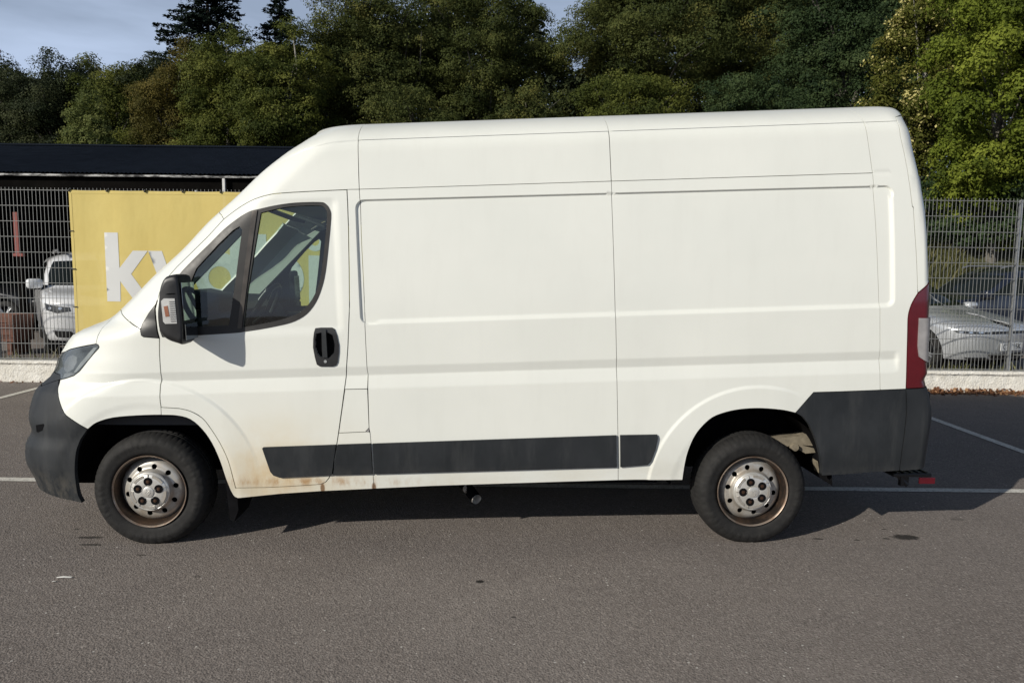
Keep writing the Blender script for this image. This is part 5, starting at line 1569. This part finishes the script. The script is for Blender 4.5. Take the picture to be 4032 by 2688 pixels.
# ------------------------------------------------------------------ bank and hillside
M['bank'] = simple('grassy_soil', (0.055, 0.058, 0.022), 0.95, var=0.4, scale=3)
def bank_z(x, y):
    return np.clip(sstep(18.8, 24.5, y) * 2.3 * sstep(1.5, 5, x), 0, None) + np.clip(y - 27, 0, None) * .16
xs = np.linspace(-90, 90, 120); ys = np.concatenate([np.linspace(17.5, 30, 30), np.linspace(31, 110, 30)])
v = [(x, y, float(bank_z(np.array(x), np.array(y))) - (.03 if y < 18 else 0)) for y in ys for x in xs]; n = len(xs)
f = [(j * n + i, j * n + i + 1, (j + 1) * n + i + 1, (j + 1) * n + i) for j in range(len(ys) - 1) for i in range(n - 1)]
hill = link('hillside', mesh_np('hillside', v, f, True), M['bank']); tag(hill, kind='structure')
M['weed2'] = M['weed']
M['weed'] = leaf_mat('long_bank_grass', [(0, (.055, .060, .020)), (.5, (.095, .100, .032)), (1, (.17, .155, .065))], .3)
blades('bank_grass', 16000, (3.0, 14.0), (18.8, 25.0), (.2, .55), 'long yellow green grass covering the bank behind the silver car', 23, lambda x, y: bank_z(x, y), (0, 1), .02)

# ------------------------------------------------------------------ trees
BARK = {}
for nm, c in (('grey', (.13, .12, .10)), ('pale', (.36, .34, .29)), ('brown', (.07, .055, .04))):
    BARK[nm] = simple('bark_' + nm, c, .9, var=.4, scale=12, bmp=.4, bscale=40)
LM = {
 'beech':   leaf_mat('beech_foliage',   [(0, (0.032, 0.044, 0.014)), (.45, (0.060, 0.073, 0.021)), (.8, (0.098, 0.109, 0.031)), (1, (0.132, 0.128, 0.036))], .25, spec=.08),
 'dark':    leaf_mat('dark_foliage',    [(0, (0.020, 0.028, 0.015)), (.5, (0.036, 0.047, 0.021)), (1, (0.056, 0.064, 0.027))], .2, spec=.08),
 'olive':   leaf_mat('olive_foliage',   [(0, (0.038, 0.052, 0.013)), (.5, (0.078, 0.094, 0.020)), (1, (0.145, 0.153, 0.034))], .25, spec=.08),
 'russet':  leaf_mat('russet_foliage',  [(0, (.044, .044, .012)), (.5, (.082, .074, .018)), (1, (.135, .108, .027))], .25, spec=.08),
 'light':   leaf_mat('light_foliage',   [(0, (0.069, 0.090, 0.027)), (.5, (0.122, 0.144, 0.043)), (1, (0.200, 0.213, 0.073))], .3, spec=.08),
 'deep':    leaf_mat('deep_green_foliage', [(0, (0.018, 0.033, 0.015)), (.5, (0.037, 0.060, 0.024)), (1, (0.069, 0.094, 0.035))], .2, spec=.08),
 'maple':   leaf_mat('maple_foliage',   [(0, (.058, .080, .013)), (.5, (.125, .162, .022)), (1, (.225, .26, .040))], .34, spec=.08),
 'yellow':  leaf_mat('turning_foliage', [(0, (.050, .062, .012)), (.6, (.105, .112, .023)), (.90, (.15, .142, .034)), (.94, (.44, .40, .15)), (1, (.60, .54, .22))], .3, spec=.08),
 'spruce':  leaf_mat('spruce_needles',  [(0, (.010, .018, .014)), (.5, (.020, .032, .024)), (1, (.034, .046, .034))], .1, spec=.08),
}
TREE_LEAVES = 0
def quads_from(P, Nrm, size, rng, aspect=.62):
    a = np.cross(Nrm, rng.normal(0, 1, P.shape)); a /= np.maximum(np.linalg.norm(a, axis=1, keepdims=True), 1e-6)
    b = np.cross(Nrm, a)
    s = size[:, None] * .5
    return np.stack([P - a * s, P - b * s * aspect, P + a * s, P + b * s * aspect], 1).reshape(-1, 3)
def tris_from(P, Nrm, size, rng):
    a = np.cross(Nrm, rng.normal(0, 1, P.shape)); a /= np.maximum(np.linalg.norm(a, axis=1, keepdims=True), 1e-6)
    b = np.cross(Nrm, a)
    s = size[:, None] * .5
    return np.stack([P - a * s - b * s * .5, P + a * s - b * s * .35, P + b * s * .8 + a * s * rng.uniform(-.5, .5, (len(P), 1))], 1).reshape(-1, 3)
def broadleaf(name, label, X, D, zt, RXY, kind, seed, base=None, leaf=.19, nleaf=42000, clump=1.0, bark='grey', asp=1.0, bottom=.12, group='trees in the wood behind the car park', cat='tree', low=0.0):
    """X, D: where the trunk stands; zt: height of the tip; RXY: crown radius (metres)"""
    r = np.random.default_rng(seed)
    zb = float(bank_z(np.array(X), np.array(D))) if base is None else base
    H = zt - zb
    z0 = zb + H * bottom
    cz, rz_ = (zt + z0) / 2, (zt - z0) / 2
    root = empty(name, (X, D, zb)); tag(root, label, cat, group)
    # lumpy outline
    K = r.normal(0, 1, (7, 3)) * 2.2; ph = r.uniform(0, 6.28, 7)
    nc = int(np.clip(RXY * rz_ * 11 / clump ** 2, 40, 400))
    d = r.normal(0, 1, (nc * 4, 3)); d /= np.linalg.norm(d, axis=1, keepdims=True)
    d = d[(d[:, 1] < .35) | (r.uniform(0, 1, len(d)) < .25)][:nc]
    nc = len(d)
    lump = 1 + .20 * np.sin(d @ K.T + ph).sum(1) / 1.9
    rad = r.uniform(.12, 1, nc) ** .42 * lump
    c = np.stack([d[:, 0] * RXY * asp, d[:, 1] * RXY, np.sign(d[:, 2]) * np.abs(d[:, 2]) ** .82 * rz_], 1) * rad[:, None]
    cr = clump * r.uniform(.45, 1.25, nc)
    ct = r.normal(.48, .23, nc)
    if D >= 30: nleaf = int(nleaf * 1.75)
    per = r.multinomial(nleaf, cr ** 2 / (cr ** 2).sum())
    idx = np.repeat(np.arange(nc), per); n = len(idx)
    # each clump is a tuft of sprays: leaves crowd on its outer, upper skin and hang at the rim
    q = r.normal(0, 1, (n, 3)); q[:, 2] += .25; q /= np.linalg.norm(q, axis=1, keepdims=True)
    nt_ = 14
    tw = r.normal(0, 1, (nc, nt_, 3)); tw[:, :, 2] = tw[:, :, 2] * .7 + .2; tw /= np.linalg.norm(tw, axis=2, keepdims=True)
    ti = r.integers(0, nt_, n); tt = r.uniform(.25, 1.2, n)
    spray = tw[idx, ti] * tt[:, None]; spray[:, 2] -= .42 * tt ** 2
    off = np.where((r.uniform(0, 1, n) < .55)[:, None], spray + r.normal(0, .13, (n, 3)), q * r.uniform(.78, 1.05, n)[:, None])
    off[:, 2] *= .60
    P = c[idx] + off * cr[idx][:, None]
    out = off + np.array([0, -.15, .35]); out /= np.maximum(np.linalg.norm(out, axis=1, keepdims=True), 1e-6)
    Nn = out * .8 + r.normal(0, .30, (n, 3)); Nn /= np.linalg.norm(Nn, axis=1, keepdims=True)
    ok = (P[:, 2] + cz - zb) > low
    P, Nn, idx = P[ok], Nn[ok], idx[ok]; n = len(P)
    P = P + np.array([0, 0, cz - zb])
    sz = H / np.percentile(P[:, 2], 99.6); sx_ = RXY * asp / np.percentile(np.abs(P[:, 0]), 98.5)
    P *= np.array([sx_, sx_, sz]); c = (c + np.array([0, 0, cz - zb])) * np.array([sx_, sx_, sz]) - np.array([0, 0, cz - zb])
    near = D < 30
    me = mesh_quads('crown', quads_from(P, Nn, leaf * r.uniform(.6, 1.35, n), r), 4) if near else mesh_quads('crown', tris_from(P, Nn, leaf * r.uniform(.6, 1.35, n), r), 3)
    tone_attr(me, np.clip(ct[idx] + r.normal(0, .20 if kind == 'yellow' else .12, n), 0, 1))
    link('crown', me, LM[kind], root)
    # trunk and limbs
    tr_ = max(.05, min(.45, H * .018))
    pts = [(0, 0, -.1)] + [(r.normal(0, .02) * H * t, r.normal(0, .02) * H * t, H * t) for t in (.15, .35, .55, .75, .9)]
    mb = MB().tube(pts, [tr_ * (1 - .85 * i / 5) for i in range(6)], 8)
    for i in r.permutation(nc)[:16]:
        e = c[i] + np.array([0, 0, cz - zb]); t = np.clip(e[2] / H * r.uniform(.45, .8), .12, .8)
        s = np.array([0, 0, H * t]); m_ = s * .5 + e * .5 + np.array([0, 0, .06 * H]) + r.normal(0, .02 * H, 3)
        mb.tube([s, m_, e, e + (e - m_) * .25], [tr_ * .36, tr_ * .22, tr_ * .1, tr_ * .04], 5)
    mb.build('trunk', BARK[bark], root, True)
    return root
def conifer(name, label, X, D, zt, RB, seed, nl=26000):
    r = np.random.default_rng(seed)
    zb = float(bank_z(np.array(X), np.array(D))); H = zt - zb
    root = empty(name, (X, D, zb)); tag(root, label, 'tree', 'trees in the wood behind the car park')
    MB().tube([(0, 0, -.1), (0, 0, H * .5), (0, 0, H)], [H * .014, H * .008, .02], 8).build('trunk', BARK['brown'], root, True)
    nb = 330
    P, Nn, T_ = [], [], []
    hb = np.sort(r.uniform(.22, .985, nb)); az = r.uniform(0, 6.28, nb)
    for h, a in zip(hb, az):
        L = RB * min(1, (1 - h) / .55 + .06) * r.uniform(.65, 1.15)
        m = int(nl / nb * L / RB * 1.5) + 8
        t = r.uniform(.05, 1, m) ** .8
        side = r.normal(0, .16, m) * L * (1 - t * .55)
        dx, dy = math.cos(a), math.sin(a)
        z = h * H - t * L * .28 + .30 * L * np.clip(t - .55, 0, 1) ** 1.5 - np.abs(side) * .25 + r.normal(0, .05, m)
        P.append(np.stack([dx * t * L - dy * side, dy * t * L + dx * side, z], 1))
        Nn.append(np.stack([r.normal(0, .5, m), r.normal(0, .5, m) - .3, np.ones(m)], 1)); T_.append(np.clip(r.normal(.45, .1) + r.normal(0, .2, m), 0, 1))
    P = np.concatenate(P); Nn = np.concatenate(Nn); Nn /= np.linalg.norm(Nn, axis=1, keepdims=True); T_ = np.concatenate(T_)
    me = mesh_quads('crown', quads_from(P, Nn, .34 * r.uniform(.6, 1.3, len(P)), r, .42), 4); tone_attr(me, T_)
    link('crown', me, LM['spruce'], root)
    return root

broadleaf('beech_tree', 'dark broadleaf tree at the far left edge of the wood', -36.26, 54.0, 15.27, 4.73, 'dark', 1, nleaf=46000, leaf=0.123, bottom=.25)
broadleaf('beech_tree', 'dark rounded tree second from the left edge, under the open sky', -30.98, 52.0, 15.36, 2.98, 'dark', 2, nleaf=42000, leaf=0.123, bottom=.25)
broadleaf('beech_tree', 'dull olive tree above the carport, left of the tall dark spruce', -26.37, 50.0, 14.42, 3.03, 'olive', 3, nleaf=42000, leaf=0.123, bottom=.25)
broadleaf('beech_tree', 'shadowy low tree between the dull olive tree and the tall spruce', -24.50, 51.0, 15.11, 2.23, 'dark', 4, nleaf=34000, leaf=0.123, bottom=.25)
broadleaf('young_tree', 'small pale green tree just above the carport roof', -17.31, 31.0, 8.29, 1.10, 'light', 5, leaf=0.090, nleaf=20000, clump=.5, bark='pale', bottom=.3)
conifer('spruce_tree', 'tall dark spruce rising out of the frame above the carport', -22.44, 56.0, 26.29, 4.62, 6, 56000)
conifer('spruce_tree', 'smaller dark spruce tip right of the tall spruce', -17.82, 58.0, 22.16, 4.69, 7, 30000)
broadleaf('birch_tree', 'russet brown tree in front of the tall spruce', -19.57, 43.0, 13.63, 2.10, 'russet', 8, nleaf=34000, leaf=0.107, clump=.8, bottom=.3)
broadleaf('birch_tree', 'wide olive tree with pale limbs behind the van windscreen', -15.43, 41.0, 13.76, 2.97, 'olive', 9, nleaf=48000, leaf=0.107, clump=.8, bark='pale', bottom=.3)
broadleaf('birch_tree', 'yellowish olive tree above the sloping front of the van roof', -11.94, 39.0, 13.38, 2.49, 'olive', 10, nleaf=46000, leaf=0.107, clump=.8, bark='pale', bottom=.3)
broadleaf('beech_tree', 'large brown green beech over the front of the van roof', -7.52, 42.0, 16.15, 4.10, 'beech', 11, nleaf=80000, leaf=0.107, clump=.9, bottom=.42)
broadleaf('beech_tree', 'tall drooping beech left of the notch of sky', -2.17, 44.0, 17.32, 4.44, 'beech', 12, nleaf=80000, leaf=0.107, clump=.9, bottom=.42)
broadleaf('beech_tree', 'huge beech right of the notch of sky above mid roof', 7.53, 42.0, 18.69, 4.94, 'beech', 13, nleaf=95000, leaf=0.107, clump=.9, bottom=.40)
broadleaf('beech_tree', 'brownish beech over the rear half of the van roof', 14.17, 44.0, 19.57, 4.58, 'beech', 14, nleaf=92000, leaf=0.107, clump=.9, bottom=.22)
broadleaf('deep_green_tree', 'deep green tree above the rear corner of the van', 15.52, 36.0, 16.79, 3.51, 'deep', 15, nleaf=98000, leaf=0.104, clump=.75, bottom=.10)
broadleaf('turning_tree', 'tree with scattered pale yellow leaves right of the van roof', 14.98, 28.0, 12.40, 2.02, 'yellow', 16, nleaf=52000, leaf=.115, clump=.5, bark='pale', bottom=.15)
broadleaf('maple_tree', 'bright green maple filling the right edge of the picture', 14.74, 23.0, 10.65, 2.24, 'maple', 17, nleaf=100000, leaf=.095, clump=.6, low=.3)
broadleaf('shrub', 'olive bush showing just over the van roof behind the cab', -4.40, 34.0, 9.37, 2.06, 'beech', 18, nleaf=18000, leaf=0.090, clump=.55, bottom=.5, group='bushes under the wood', cat='bush')
broadleaf('shrub', 'brown green bush just over the middle of the van roof', 0.63, 35.0, 9.89, 2.47, 'beech', 19, nleaf=20000, leaf=0.090, clump=.55, bottom=.5, group='bushes under the wood', cat='bush')
broadleaf('shrub', 'broad bush over the roof just right of its middle seam', 5.39, 34.0, 10.03, 2.51, 'olive', 20, nleaf=22000, leaf=0.090, clump=.55, bottom=.5, group='bushes under the wood', cat='bush')
broadleaf('shrub', 'dark bush over the rear part of the van roof', 10.62, 34.0, 10.20, 2.29, 'deep', 21, nleaf=20000, leaf=0.090, clump=.55, bottom=.5, group='bushes under the wood', cat='bush')
broadleaf('shrub', 'green bush above the bank right behind the fence', 15.06, 24.5, 4.68, 2.72, 'deep', 22, nleaf=30000, leaf=.11, clump=.5, bottom=.02, group='bushes under the wood', cat='bush')
# the wood goes on behind
r = np.random.default_rng(77)
n = 220000
x = r.uniform(-50, 52, n); y = r.uniform(57, 64, n)
hz = np.interp(x, [-50, -30, -24, -18, -12, -6, 1.5, 3.0, 6.0, 8, 52], [15.5, 15.5, 15.5, 17.5, 19.5, 22, 21, 17.5, 17.5, 24, 26]) + .7 * np.sin(x * .9) + .5 * np.sin(x * 2.1 + 1)
zl_ = bank_z(x, y) + 3
z = zl_ + r.uniform(0, 1, n) ** .9 * (hz - zl_)
P = np.stack([x, y, z], 1); Nn = np.stack([r.normal(0, .6, n), r.normal(-.4, .4, n), r.normal(.5, .5, n)], 1); Nn /= np.linalg.norm(Nn, axis=1, keepdims=True)
me = mesh_quads('far_wood', tris_from(P, Nn, .42 * r.uniform(.6, 1.3, n), r), 3); tone_attr(me, r.uniform(0, 1, n))
tag(link('far_wood', me, LM['dark']), 'dark mass of further trees closing the wood behind', 'wood', kind='stuff')
